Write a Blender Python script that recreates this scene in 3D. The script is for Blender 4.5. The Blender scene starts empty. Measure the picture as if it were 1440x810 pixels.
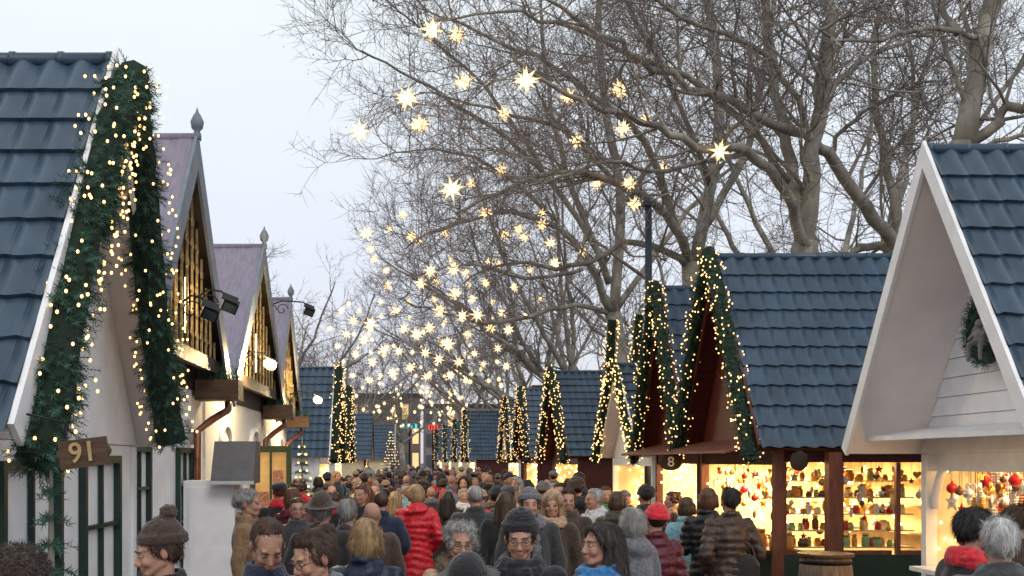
import bpy,math,random
from mathutils import Vector as V, Matrix, noise
S=bpy.context.scene; C=S.collection
R=random.Random(7); PI=math.pi
H=2.1; F=1600.; VX=580.; VY=648.
def P(px,py,Y): return V(((px-VX)*Y/F,Y,H+(VY-py)*Y/F))
# ---------------------------------------------------------------- materials
MC={}
def M(name,col,rough=.6,var=.2,scale=8,bump=.15,metal=0,emit=0,ecol=None,st=(1,1,1),vcol=False,sheen=0,spec=.4):
    if name in MC: return MC[name]
    m=bpy.data.materials.new(name); m.use_nodes=True; nt=m.node_tree; N=nt.nodes; L=nt.links
    b=N['Principled BSDF']; b.inputs['Roughness'].default_value=rough; b.inputs['Metallic'].default_value=metal
    b.inputs['Specular IOR Level'].default_value=spec
    if sheen: b.inputs['Sheen Weight'].default_value=sheen
    tc=N.new('ShaderNodeTexCoord'); mp=N.new('ShaderNodeMapping'); mp.inputs['Scale'].default_value=st
    nz=N.new('ShaderNodeTexNoise'); nz.inputs['Scale'].default_value=scale; nz.inputs['Detail'].default_value=5
    L.new(tc.outputs['Object'],mp.inputs[0]); L.new(mp.outputs[0],nz.inputs['Vector'])
    mx=N.new('ShaderNodeMix'); mx.data_type='RGBA'
    mx.inputs[6].default_value=tuple(c*(1-var) for c in col)+(1,); mx.inputs[7].default_value=tuple(min(1,c*(1+var)) for c in col)+(1,)
    mr=N.new('ShaderNodeMapRange'); mr.inputs[1].default_value=.3; mr.inputs[2].default_value=.7
    L.new(nz.outputs[0],mr.inputs[0]); L.new(mr.outputs[0],mx.inputs[0])
    out=mx.outputs[2]
    if vcol:
        at=N.new('ShaderNodeAttribute'); at.attribute_name='Col'
        m2=N.new('ShaderNodeMix'); m2.data_type='RGBA'; m2.blend_type='MULTIPLY'; m2.inputs[0].default_value=1
        L.new(out,m2.inputs[6]); L.new(at.outputs[0],m2.inputs[7]); out=m2.outputs[2]
    L.new(out,b.inputs['Base Color'])
    if bump:
        bp=N.new('ShaderNodeBump'); bp.inputs['Strength'].default_value=bump; bp.inputs['Distance'].default_value=.02
        L.new(nz.outputs[0],bp.inputs['Height']); L.new(bp.outputs[0],b.inputs['Normal'])
    if emit:
        b.inputs['Emission Color'].default_value=tuple(ecol or col)+(1,); b.inputs['Emission Strength'].default_value=emit
        m.cycles.emission_sampling='NONE'
    MC[name]=m; return m
tile=M('slate_blue_tile',(.034,.062,.098),.36,.3,2.2,.2,spec=.5)
white=M('white_paint',(.80,.79,.80),.5,.07,5,.1)
cream=M('cream_wall',(.68,.55,.36),.7,.15,4,.1)
soff=M('pale_soffit',(.80,.74,.72),.7,.06,3,.1)
dred=M('dark_red_wood',(.075,.014,.010),.5,.3,6,.2,st=(1,1,4))
mred=M('red_brown_wood',(.16,.05,.03),.45,.3,6,.2,st=(4,4,1))
dgreen=M('dark_green_paint',(.012,.035,.025),.4,.2,6,.1)
brown=M('brown_wood',(.075,.038,.02),.5,.35,5,.3,st=(1,6,6))
dbrown=M('dark_brown_wood',(.03,.018,.012),.5,.3,6,.3)
bluegrey=M('blue_grey_board',(.17,.20,.25),.5,.15,5,.1)
lilac=M('lilac_tarp',(.23,.20,.255),.6,.15,4,.6,st=(6,1,1))
iron=M('black_iron',(.012,.012,.014),.45,.2,20,.1,metal=.6)
copper=M('copper_pipe',(.20,.075,.045),.4,.25,10,.1,metal=.5)
gold=M('gilt_paint',(.34,.24,.11),.5,.4,14,.2,metal=.2)
ndl=M('needle_green',(.016,.055,.030),.6,.4,12,0)
ndl2=M('needle_bluegreen',(.045,.115,.080),.6,.4,12,0)
core=M('garland_core',(.008,.02,.012),.9,.3,20,.5)
def barkmat():
    m=M('plane_bark',(.27,.25,.22),.85,.3,3,.5,st=(1,1,.5)); nt=m.node_tree; N=nt.nodes; L=nt.links
    vo=N.new('ShaderNodeTexVoronoi'); vo.inputs['Scale'].default_value=5; L.new(N['Mapping'].outputs[0],vo.inputs['Vector'])
    mx=N.new('ShaderNodeMix'); mx.data_type='RGBA'; mx.blend_type='MULTIPLY'; mx.inputs[0].default_value=.6
    b=N['Principled BSDF']; src=b.inputs['Base Color'].links[0].from_socket; L.new(src,mx.inputs[6])
    sp=N.new('ShaderNodeSeparateColor'); L.new(vo.outputs['Color'],sp.inputs[0]); cr=N.new('ShaderNodeValToRGB'); cr.color_ramp.elements[0].color=(.38,.37,.31,1); cr.color_ramp.elements[1].color=(1.2,1.2,1.1,1)
    L.new(sp.outputs[0],cr.inputs[0]); L.new(cr.outputs[0],mx.inputs[7]); L.new(mx.outputs[2],b.inputs['Base Color']); return m
bark=barkmat()
twig=M('twig_bark',(.165,.138,.132),.9,.3,4,0)
bulbm=M('warm_bulb',(1,.8,.45),.4,0,5,0,emit=3.0,ecol=(1,.56,.20))
flood=M('flood_lamp_glow',(1,.9,.6),.4,0,5,0,emit=30,ecol=(1,.80,.45))
floodr=M('flood_glare_glow',(1,.7,.3),.4,0,5,0,emit=1.35,ecol=(1,.68,.30))  # warm glare around the bulb, put in as emission colour
tubeg=M('tube_lamp_glow',(1,.9,.5),.4,0,5,0,emit=9,ecol=(1,.75,.3))
greym=M('grey_metal',(.10,.10,.11),.5,.15,8,.1,metal=.3)
stone=M('stone_grey',(.20,.19,.18),.7,.3,20,.3)
mast=M('mast_paint',(.03,.04,.055),.5,.2,5,.05)
def starmat():
    m=bpy.data.materials.new('star_paper_glow'); m.use_nodes=True; nt=m.node_tree; N=nt.nodes; L=nt.links
    b=N['Principled BSDF']; b.inputs['Roughness'].default_value=.6
    tc=N.new('ShaderNodeTexCoord'); vm=N.new('ShaderNodeVectorMath'); vm.operation='LENGTH'; L.new(tc.outputs['Object'],vm.inputs[0])
    r=N.new('ShaderNodeValToRGB'); e=r.color_ramp.elements; e[0].position=.04; e[0].color=(1,.78,.42,1); e[1].position=.24; e[1].color=(1,.70,.40,1)
    L.new(vm.outputs['Value'],r.inputs[0]); L.new(r.outputs[0],b.inputs['Base Color']); L.new(r.outputs[0],b.inputs['Emission Color'])
    mr=N.new('ShaderNodeMapRange'); mr.inputs[1].default_value=.04; mr.inputs[2].default_value=.17; mr.inputs[3].default_value=2.4; mr.inputs[4].default_value=.42
    L.new(vm.outputs['Value'],mr.inputs[0]); L.new(mr.outputs[0],b.inputs['Emission Strength']); m.cycles.emission_sampling='NONE'; return m
starm=starmat()
def glassmat():
    m=bpy.data.materials.new('window_glass'); m.use_nodes=True; nt=m.node_tree; N=nt.nodes; L=nt.links
    N.remove(N['Principled BSDF']); t=N.new('ShaderNodeBsdfTransparent'); g=N.new('ShaderNodeBsdfGlossy'); g.inputs['Roughness'].default_value=.05
    mx=N.new('ShaderNodeMixShader'); mx.inputs[0].default_value=.08; L.new(t.outputs[0],mx.inputs[1]); L.new(g.outputs[0],mx.inputs[2]); L.new(mx.outputs[0],N['Material Output'].inputs[0]); return m
glass=glassmat()
darkglass=M('dark_window_glass',(.03,.04,.045),.08,.3,3,0,spec=.8)
# ---------------------------------------------------------------- mesh builder
class MB:
    def __init__(s): s.v=[];s.f=[];s.m=[]
    def add(s,vs,fs,mi=0):
        o=len(s.v); s.v.extend(tuple(p) for p in vs); s.f.extend(tuple(i+o for i in f) for f in fs); s.m.extend([mi]*len(fs))
    def box(s,c,d,rot=None,mi=0):
        x,y,z=d[0]/2,d[1]/2,d[2]/2; c=V(c)
        vs=[V((a*x,b*y,e*z)) for a in(-1,1) for b in(-1,1) for e in(-1,1)]
        if rot: vs=[rot@p for p in vs]
        s.add([p+c for p in vs],[(0,1,3,2),(4,6,7,5),(0,4,5,1),(2,3,7,6),(0,2,6,4),(1,5,7,3)],mi); return s
    def bb(s,x0,x1,y0,y1,z0,z1,mi=0): return s.box(((x0+x1)/2,(y0+y1)/2,(z0+z1)/2),(abs(x1-x0),abs(y1-y0),abs(z1-z0)),None,mi)
    def tube(s,pts,rads,n=6,cap=True,mi=0,closed=False):
        pts=[V(p) for p in pts]; k=len(pts)
        if not hasattr(rads,'__len__'): rads=[rads]*k
        a=None; vs=[]
        for i,p in enumerate(pts):
            if closed: d=pts[(i+1)%k]-pts[i-1]
            else: d=pts[min(i+1,k-1)]-pts[max(i-1,0)]
            if d.length<1e-9: d=V((0,0,1))
            d.normalize()
            if a is None: a=d.orthogonal()
            a=a-d*a.dot(d)
            if a.length<1e-6: a=d.orthogonal()
            a.normalize(); b=d.cross(a)
            for j in range(n):
                t=2*PI*j/n; vs.append(p+(a*math.cos(t)+b*math.sin(t))*rads[i])
        fs=[]
        for i in range(k if closed else k-1):
            i2=(i+1)%k
            for j in range(n):
                j2=(j+1)%n; fs.append((i*n+j,i*n+j2,i2*n+j2,i2*n+j))
        if cap and not closed: fs.append(tuple(range(n-1,-1,-1))); fs.append(tuple((k-1)*n+j for j in range(n)))
        s.add(vs,fs,mi); return s
    def cap(s,p0,p1,r0,r1,n=12,mi=0):
        p0=V(p0);p1=V(p1);d=(p1-p0); L=d.length; d=d/L if L>1e-6 else V((0,0,1))
        pts=[];rr=[]
        for a in(-.98,-.8,-.45,0): pts.append(p0+d*r0*a); rr.append(r0*math.sqrt(1-a*a))
        for a in(0,.45,.8,.98): pts.append(p1+d*r1*a); rr.append(r1*math.sqrt(1-a*a))
        return s.tube(pts,rr,n,True,mi)
    def ell(s,c,r,rot=None,nu=16,nv=10,zmin=None,mi=0,T=None):
        vs=[];c=V(c)
        for i in range(nv+1):
            ph=PI*i/nv
            for j in range(nu):
                t=2*PI*j/nu; p=V((r[0]*math.sin(ph)*math.cos(t),r[1]*math.sin(ph)*math.sin(t),r[2]*math.cos(ph)))
                if i in(0,nv): p=V((0,0,r[2]*(1 if i==0 else -1)))+V((math.cos(t),math.sin(t),0))*1e-4
                if rot: p=rot@p
                p=p+c
                if zmin is not None: p.z=max(p.z,zmin)
                vs.append(T@p if T else p)
        fs=[(i*nu+j,(i+1)*nu+j,(i+1)*nu+(j+1)%nu,i*nu+(j+1)%nu) for i in range(nv) for j in range(nu)]
        fs.append(tuple(range(nu))); fs.append(tuple(nv*nu+j for j in range(nu-1,-1,-1)))
        s.add(vs,fs,mi); return s
    def loft(s,rings,n=24,mi=0):
        vs=[]
        for z,rx,ry,cy in rings:
            for j in range(n):
                t=2*PI*j/n; vs.append((rx*math.cos(t),cy+ry*math.sin(t),z))
        k=len(rings); fs=[(i*n+j,i*n+(j+1)%n,(i+1)*n+(j+1)%n,(i+1)*n+j) for i in range(k-1) for j in range(n)]
        fs.append(tuple(range(n-1,-1,-1))); fs.append(tuple((k-1)*n+j for j in range(n))); s.add(vs,fs,mi); return s
    def prism(s,poly,ext,mi=0):
        n=len(poly); e=V(ext); a=[V(p) for p in poly]
        s.add(a+[p+e for p in a],[tuple(range(n-1,-1,-1)),tuple(range(n,2*n))]+[(i,(i+1)%n,n+(i+1)%n,n+i) for i in range(n)],mi); return s
    def mesh(s,name,mats,smooth=False):
        me=bpy.data.meshes.new(name); me.from_pydata(s.v,[],s.f)
        if not hasattr(mats,'__len__'): mats=[mats]
        for m in mats: me.materials.append(m)
        if len(mats)>1: me.polygons.foreach_set('material_index',s.m)
        if smooth: me.polygons.foreach_set('use_smooth',[True]*len(s.f))
        me.update(); return me
    def build(s,name,mats,parent=None,smooth=False,local=False,label=None,cat=None,group=None,kind=None):
        off=V((0,0,0))
        if parent is not None and not local: off=V(parent.location)
        elif parent is None:
            xs=[p[0] for p in s.v];ys=[p[1] for p in s.v];zs=[p[2] for p in s.v]
            off=V(((min(xs)+max(xs))/2,(min(ys)+max(ys))/2,min(zs)))
        if not local: s.v=[(p[0]-off.x,p[1]-off.y,p[2]-off.z) for p in s.v]
        ob=bpy.data.objects.new(name,s.mesh(name,mats,smooth)); C.objects.link(ob)
        if parent is not None: ob.parent=parent
        elif not local: ob.location=off
        tag(ob,label,cat,group,kind); return ob
def tag(o,label=None,cat=None,group=None,kind=None):
    if label:o['label']=label
    if cat:o['category']=cat
    if group:o['group']=group
    if kind:o['kind']=kind
def thing(name,label,cat,loc=(0,0,0),rz=0,group=None,sc=1):
    o=bpy.data.objects.new(name,None); C.objects.link(o); o.empty_display_size=.2
    o.location=loc; o.rotation_euler=(0,0,rz); o.scale=(sc,sc,sc); tag(o,label,cat,group); return o
RS=bpy.data.scenes.new('work'); MODE=[0]
def evalmesh(ob,n0):
    if MODE[0]==0:
        try:
            RS.collection.objects.link(ob)
            with bpy.context.temp_override(scene=RS,view_layer=RS.view_layers[0]):
                dg=bpy.context.evaluated_depsgraph_get(); dg.update(); me=bpy.data.meshes.new_from_object(ob.evaluated_get(dg))
            if len(me.vertices) in(0,n0): raise RuntimeError('not evaluated')
            return me
        except Exception as ex:
            MODE[0]=1
            if ob.name in RS.collection.objects: RS.collection.objects.unlink(ob)
    C.objects.link(ob); dg=bpy.context.evaluated_depsgraph_get(); dg.update(); return bpy.data.meshes.new_from_object(ob.evaluated_get(dg))
# ---------------------------------------------------------------- people
def remesh(mb,vox,name,mat,smooth=2,fn=None,paint=None,fuzz=None):
    me=bpy.data.meshes.new('t'); me.from_pydata(mb.v,[],mb.f)
    ob=bpy.data.objects.new('t',me)
    m=ob.modifiers.new('r','REMESH'); m.mode='VOXEL'; m.voxel_size=vox; m.use_smooth_shade=True
    if smooth: q=ob.modifiers.new('s','SMOOTH'); q.factor=.5; q.iterations=smooth
    nm=evalmesh(ob,len(mb.v))
    bpy.data.objects.remove(ob); bpy.data.meshes.remove(me)
    if fn:
        for v in nm.vertices: v.co=fn(v.co.copy(),v.normal.copy())
    if fuzz:
        n,ln,w,dirf=fuzz; vs=[tuple(v.co) for v in nm.vertices]; fs=[tuple(p.vertices) for p in nm.polygons]; nn=[v.normal.copy() for v in nm.vertices]; N0=len(nn)
        for k in range(n):
            i=R.randrange(N0); p=V(vs[i]); d,lift=dirf(p,nn[i]); j=V((R.gauss(0,.22),R.gauss(0,.22),R.gauss(0,.22))); d=(d+j).normalized(); l=ln*R.uniform(.5,1.2)
            s=d.cross(nn[i]); s=(s.normalized() if s.length>.01 else d.orthogonal())*w; o=len(vs)
            a=p-nn[i]*.002; m_=p+d*l*.5+nn[i]*lift; vs.extend((tuple(a-s),tuple(a+s),tuple(m_+s*.8),tuple(m_-s*.8),tuple(p+d*l+nn[i]*lift*.9))); fs.append((o,o+1,o+2,o+3)); fs.append((o+3,o+2,o+4))
        bpy.data.meshes.remove(nm); nm=bpy.data.meshes.new(name); nm.from_pydata(vs,[],fs)
    nm.name=name
    if paint:
        ca=nm.color_attributes.new('Col','FLOAT_COLOR','POINT'); buf=[]
        for v in nm.vertices: buf.extend(paint(v.co))
        ca.data.foreach_set('color',buf)
    nm.materials.clear(); nm.materials.append(mat)
    nm.polygons.foreach_set('use_smooth',[True]*len(nm.polygons)); nm.update(); return nm
ARMS={'down':((.25,.03,1.14),(.26,-.04,.89)),'pocket':((.29,.07,1.16),(.20,-.12,1.0)),'hold':((.25,-.01,1.15),(.09,-.27,1.22)),
      'fold':((.26,-.04,1.17),(-.05,-.20,1.20)),'swing':((.24,.08,1.15),(.25,.02,.90))}
def hand(mb,w,d,lat):
    w=V(w);d=V(d).normalized();lat=(V(lat)-d*V(lat).dot(d)).normalized();nn=d.cross(lat)
    for k in(-1.5,-.5,.5,1.5): mb.cap(w+lat*k*.012,w+d*.075+lat*k*.019,.014,.013,8)
    for k,ln in((-1.5,.058),(-.5,.072),(.5,.078),(1.5,.07)):
        b=w+d*.08+lat*k*.021; m=b+d*ln*.55+nn*.008; e=m+d*ln*.4+nn*.026
        mb.cap(b,m,.0095,.009,8); mb.cap(m,e,.009,.0075,8)
    b=w+d*.025+lat*.028; m=b+d*.03+lat*.025+nn*.012; mb.cap(b,m,.013,.011,8); mb.cap(m,m+d*.032+nn*.012,.011,.009,8)
def wob(p,s,a): return noise.noise(p*s)*a
LEGC={}
def person_meshes(coat='jacket',hem=.78,hair='short',hat=None,scarf=None,arm=('down','down'),walk=0,yaw=0,pitch=0,glasses=False,fem=False,vox=.011,hood=False,fur=False,detail=False):
    T=Matrix.Translation((0,0,1.55))@Matrix.Rotation(math.radians(yaw),4,'Z')@Matrix.Rotation(math.radians(pitch),4,'X'); Ti=T.inverted(); T3=T.to_3x3()
    w=.92 if fem else 1.0; near=vox<.0105
    b=MB(); st=.17*walk
    hips=[(.09,0,.92),(-.09,0,.92)]; kn=[(.10,-.03-st,.50),(-.10,-.03+st*.6,.5)]; an=[(.10,.02-st*1.4,.09),(-.10,.04+st*1.7,.10+.05*walk)]
    for i in(0,1):
        b.cap(hips[i],kn[i],.085,.058); b.cap(kn[i],an[i],.056,.042); a=V(an[i]); b.ell(a+V((0,-.06,-.045)),(.042,.12,.042))
    b.ell((0,0,.97),(.15,.105,.12)); b.ell((0,0,1.15),(.135*w,.095,.2)); b.ell((0,0,1.32),(.155*w,.105,.16)); b.cap((-.14*w,0,1.42),(.14*w,0,1.42),.055,.055)
    b.cap((0,.015,1.42),T@V((0,.01,.04)),.056,.052)
    aj=[]
    for s,k in((1,0),(-1,1)):
        e,wr=ARMS[arm[k]]; sh=V((s*.185*w,0,1.41)); e=V((s*e[0]*w,e[1],e[2])); wr=V((s*wr[0]*w,wr[1],wr[2])); aj.append((sh,e,wr))
        b.cap(sh,e,.048,.038); b.cap(e,wr,.037,.025); hand(b,wr,(wr-e),V((0,-1,0)) if arm[k] in('down','swing','pocket') else V((0,0,1)))
    def hE(c,r,**k): b.ell(c,r,T=T,**k)
    def hC(p,q,r0,r1,mb=b): mb.cap(T@V(p),T@V(q),r0,r1)
    fw=.94 if fem else 1
    hE((0,.015,.12),(.075,.096,.088)); hE((0,-.028,.078),(.061*fw,.068,.098)); hE((0,-.068,.003),(.026*fw,.022,.022))
    for s in(-1,1):
        hC((s*.050*fw,.0,.035),(s*.016,-.066,.002),.020,.019); hE((s*.035,-.070,.056),(.024,.020,.024)); hE((s*.077,.012,.078),(.010,.02,.030))
        hE((s*.031,-.079,.088),(.014,.011,.010)); hE((s*.010,-.101,.048),(.008,.008,.007))
    hC((-.034,-.082,.106),(.034,-.082,.106),.0115,.0115); hC((0,-.092,.09),(0,-.109,.053),.0075,.0105)
    hC((-.013,-.089,.023),(.013,-.089,.023),.0075,.0075); hC((-.011,-.088,.013),(.011,-.088,.013),.0075,.0075)
    rk=R.uniform(0,90)
    def paint(co):
        q=Ti@co; k=1+.10*noise.noise(q*22+V((rk,0,0))); r=g=bl=k
        if q.y<-.06 and -.02<q.z<.13:
            ax=abs(q.x)
            if abs(ax-.031)<.014 and abs(q.z-.088)<.006:
                r=g=bl=.16
                if detail: r,g,bl=.5,.42,.4
            elif .014<ax<.05 and abs(q.z-.108)<.006: r=g=bl=.5
            elif ax<.024 and abs(q.z-.018)<.008 and q.y<-.075: r,g,bl=.82,.5,.5
            elif ax>.02 and ax<.055 and abs(q.z-.05)<.022: g*=.84; bl*=.82
            elif ax<.014 and .04<q.z<.06: g*=.82; bl*=.8
        if abs(q.x)>.07 and q.z>.03 and q.y>-.03: g*=.82; bl*=.8
        return (r,g,bl,1)
    out={}
    out['body']=remesh(b,vox,'body',M('skin',(.44,.245,.175),.55,.1,30,.05,vcol=True,spec=.3),2,None,paint)
    h=MB()
    if hair!='bald' :
        if hair=='crop': h.ell((0,.026,.122),(.080,.095,.0905),T=T); h.ell((0,.010,.165),(.062,.066,.046),T=T)
        else: h.ell((0,.030,.122),(.084,.097,.092),T=T)
        if (hat is None and hair!='crop') or hair in('long',): h.ell((0,.002,.168),(.069,.073,.046),T=T)
        if hair=='long':
            h.cap(T@V((0,.07,.10)),V((0,.11,1.44)),.072,.06)
            for s in(-1,1): h.cap(T@V((s*.072,.0,.12)),T@V((s*.085,-.01,-.07)),.024,.032); h.cap(T@V((s*.06,.05,.1)),T@V((s*.08,.05,-.09)),.042,.048); h.cap(T@V((s*.035,-.063,.175)),T@V((s*.076,-.035,.11)),.017,.02)
        if hair=='bob':
            h.ell((0,.045,.07),(.093,.083,.10),T=T)
            for s in(-1,1): h.cap(T@V((s*.075,-.01,.13)),T@V((s*.083,-.012,.035)),.021,.025)
        if hair=='bun': h.ell((0,.10,.175),(.05,.045,.045),T=T); h.ell((0,.05,.13),(.086,.083,.083),T=T)
        if hair=='curly':
            for k in range(34):
                a=R.uniform(0,2*PI); z=R.uniform(.06,.2); rr=.086*math.sqrt(max(.05,1-((z-.11)/.11)**2)); y=.03+rr*math.sin(a)*1.1
                if y<-.045 and z<.15: continue
                h.ell((rr*math.cos(a),y,z),(.024,.024,.024),T=T,nu=8,nv=6)
        sa=.006 if hair!='curly' else .008
        if hair=='crop': sa=.003
        def hf(p,n):
            q=Ti@p; a=math.atan2(q.y-.02,q.x)
            return p+n*(noise.noise(V((a*9,q.z*5,1)))*sa+noise.noise(V((a*26,q.z*9,4)))*sa*.5)
        if hair=='curly': df=lambda p,n:((n+V((R.gauss(0,1.2),R.gauss(0,1.2),R.gauss(0,1.2)))).normalized(),.003)
        elif hair in('short','bun','crop'):
            def df(p,n):
                q=Ti@p; t=T3@V((q.x*2,.35,-.9 if q.y>0 or abs(q.x)>.05 else .25)); t=t-n*t.dot(n)*.9; return t.normalized(),.004
        else:
            def df(p,n):
                t=V((0,.12,-1)); t=t-n*t.dot(n)*.9; return t.normalized(),.005
        fz=((3600 if detail else 2600),{'curly':.020,'crop':.016}.get(hair,.045),.0013,df) if near else None
        out['hair']=remesh(h,max(.008,vox*.9),'hair',M('hair_brown',(.05,.028,.016),.5,.4,30,.5,st=(1,1,.15)),1,hf,None,fz)
    if hat:
        h=MB(); Th=T@Matrix.Rotation(math.radians(-10),4,'X')@Matrix.Translation((0,.0,.015)); fz=None
        loop=[(Th@V((.089*math.cos(t*PI/12),.012+.107*math.sin(t*PI/12),.118))) for t in range(24)]
        if hat in('beanie','pompom'):
            h.ell((0,.014,.12),(.093,.111,.112),zmin=.105,T=Th); h.tube(loop,.015,8,closed=True)
            loop2=[(Th@V((.089*math.cos(t*PI/12),.012+.107*math.sin(t*PI/12),.138))) for t in range(24)]; h.tube(loop2,.015,8,closed=True)
            if hat=='pompom': h.ell((0,.045,.245),(.042,.042,.038),T=Th)
            def ff(p,n):
                q=Ti@p; a=math.atan2(q.y-.01,q.x); return p+n*(.0028*math.sin(a*44)+.0015*math.sin(q.z*420)+(wob(p,60,.008) if q.z>.235 else wob(p,12,.004)))
        elif hat=='brim':
            h.ell((0,.014,.135),(.085,.105,.095),zmin=.11,T=Th); h.ell((0,.01,.118),(.155,.175,.010),T=Th,nu=28)
            def ff(p,n): return p+n*wob(p,10,.006)
        elif hat=='cap':
            h.ell((0,.014,.14),(.10,.118,.062),zmin=.115,T=Th); h.ell((0,-.09,.125),(.07,.06,.009),T=Th)
            def ff(p,n): return p+n*wob(p,12,.004)
        else:
            h.ell((0,.014,.125),(.106,.123,.108),zmin=.10,T=Th); h.tube(loop,.026,8,closed=True)
            def ff(p,n): return p+n*(wob(p,70,.016)+wob(p,20,.008))
            if near: fz=(5000,.028,.0014,lambda p,n:((n+V((0,0,-.3))).normalized(),0))
        out['hat']=remesh(h,max(.0075,vox*.85),'hat',M('hat_wool',(.05,.045,.04),.9,.3,60,.4),1,ff,None,fz)
    c=MB(); f=1.06 if coat=='puffer' else 1.0; fl=.03 if hem<.7 else 0
    rings=[(hem,.185*w*f+fl,.14*f+fl,0),(max(hem+.02,.84),.185*w*f+fl*.6,.142*f,0),(1.0,.178*w*f,.135*f,0),(1.12,(.162 if fem else .178)*w*f,.13*f,0),(1.3,.185*w*f,.142*f,0),(1.4,.175*w*f,.122*f,0),(1.465,.12*w*f,.10*f,.01),(1.51,.086,.086,.01)]
    if hem>.84: rings=[(hem,.18*w*f,.14*f,0)]+rings[2:]
    c.loft(rings); c.cap((-.15*w,0,1.40),(.15*w,0,1.40),.078,.078)
    for sh,e,wr in aj: c.cap(sh,e,.072*f,.060*f,14); c.cap(e,wr,.060*f,.047*f,14)
    lp=[V((.081*math.cos(t*PI/10),.012+.083*math.sin(t*PI/10),1.50+.018*math.sin(t*PI/10))) for t in range(20)]
    c.tube(lp,.022,8,closed=True); c.tube([p+V((0,0,.025)) for p in lp],.014,8,closed=True)
    if hood: c.ell((0,.10,1.46),(.125,.065,.07)); c.cap((-.08,.06,1.49),(.08,.06,1.49),.045,.045)
    sd=R.random()*50
    def cf(p,n):
        d=0
        if coat=='puffer': d+=.014*(abs(math.sin(PI*(p.z+.1*noise.noise(p*2))/.085))-.6)+wob(p+V((sd,0,0)),18,.012)
        else: d+=noise.noise(V((p.x*7+sd,p.y*7,p.z*3)))*.018+noise.noise(V((p.x*16+sd,p.y*16,p.z*9)))*.011
        if abs(p.x)<.009 and p.y<-.04 and p.z<1.5: d-=.010
        if hem<p.z<hem+.03: d+=.004
        return p+n*d
    out['coat']=remesh(c,.016 if not detail else .012,'coat',M('coat_black',(.02,.02,.022),.7,.3,40,.2),1,cf)
    if fur:
        c=MB(); c.tube([V((.095*math.cos(t*PI/10),.015+.095*math.sin(t*PI/10),1.505+.03*math.sin(t*PI/10))) for t in range(20)],.034,8,closed=True)
        out['fur_collar']=remesh(c,.011,'fur_collar',M('fur_beige',(.26,.19,.13),.9,.4,40,.3),1,lambda p,n:p+n*wob(p,50,.012),None,(4200 if near else 900,.035,.0014 if near else .003,lambda p,n:(n,0)))
    if walk not in LEGC:
        t=MB(); t.ell((0,0,.93),(.165,.118,.11))
        for i in(0,1): t.cap(hips[i],kn[i],.098,.074); t.cap(kn[i],V(an[i])+V((0,0,.03)),.072,.058)
        tr_=remesh(t,.02,'trousers',M('trousers_dark',(.018,.022,.035),.8,.3,30,.2),1,lambda p,n:p+n*wob(p,14,.012))
        sh=MB()
        for i in(0,1):
            a=V(an[i]); sh.ell(a+V((0,-.055,-.04)),(.052,.135,.05),zmin=a.z-.088); sh.cap(a,a+V((0,.0,.1)),.052,.055); sh.box(a+V((0,-.05,-.083)),(.09,.26,.02))
        LEGC[walk]=(tr_,remesh(sh,.016,'shoes',M('shoe_leather',(.02,.014,.01),.4,.3,20,.1),1))
    out['trousers'],out['shoes']=LEGC[walk]
    if scarf:
        s_=MB()
        for q,(z,r0) in enumerate(((1.515,.034),(1.475,.040))):
            s_.tube([V(((.088+.01*q)*math.cos(k*PI/10),-.005+(.092+.01*q)*math.sin(k*PI/10),z+.02*math.sin(k*PI/10))) for k in range(20)],r0,9,closed=True)
        s_.cap((.03,-.13,1.46),(.05,-.165,1.2),.035,.03); s_.cap((.03,-.13,1.46),(-.02,-.155,1.28),.035,.03)
        out['scarf']=remesh(s_,.011,'scarf',M('scarf_wool',(.2,.2,.22),.9,.3,50,.4),1,lambda p,n:p+n*(wob(p,22,.016)+noise.noise(V((p.x*9,p.y*9,p.z*60)))*.008))
    if detail:
        for s in(-1,1):
            e=MB(); e.ell(T@V((s*.031,-.0815,.088)),(.0115,.0105,.0050)); e.ell(T@V((s*.031,-.0885,.088)),(.0050,.0042,.0046),mi=1); out['eye%d'%s]=e.mesh('eye',[M('eye_white',(.5,.46,.42),.3,.05,5,0),M('iris_dark',(.02,.012,.008),.2,.2,5,0)],True)
            e=MB(); e.tube([T@V((s*.012,-.0935,.106)),T@V((s*.03,-.0945,.112)),T@V((s*.047,-.082,.108))],[.0024,.003,.0016],6); out['eyebrow%d'%s]=e.mesh('eyebrow',[M('brow_hair',(.08,.05,.035),.8,.2,50,0)],True)
    if glasses:
        g=MB()
        for s in(-1,1):
            g.tube([T@V((s*.033+.023*math.cos(k*PI/8),-.104,.086+.017*math.sin(k*PI/8))) for k in range(16)],.0016,5,closed=True)
            g.tube([T@V((s*.055,-.102,.09)),T@V((s*.078,-.06,.092)),T@V((s*.082,.01,.09))],.0016,5)
        g.tube([T@V((-.009,-.105,.09)),T@V((.009,-.105,.09))],.0016,5)
        out['glasses']=g.mesh('glasses',[M('glasses_frame',(.03,.02,.02),.3,.1,5,0)])
    return out
COL={'black':(.012,.012,.015),'navy':(.012,.018,.045),'brown':(.055,.032,.024),'dark grey':(.035,.036,.042),'grey':(.13,.13,.145),'olive':(.045,.045,.025),'red':(.60,.022,.035),
'maroon':(.09,.010,.022),'beige':(.42,.27,.18),'white':(.55,.55,.57),'green':(.05,.22,.09),'pale blue':(.22,.42,.5),'tan':(.22,.13,.065),'pink':(.5,.08,.2),'dark blue':(.02,.04,.12),'bright blue':(.03,.16,.38)}
HC={'brown':(.055,.028,.016),'black':(.012,.009,.008),'blonde':(.30,.19,.095),'grey':(.26,.25,.24),'white':(.50,.49,.48),'auburn':(.085,.032,.017),'dark':(.022,.014,.011)}
def cm(c,puff=False): return M(('puffer_' if puff else 'cloth_')+c.replace(' ','_'),COL[c],.42 if puff else .85,.35,45,.35,sheen=.0 if puff else .3)
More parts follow.
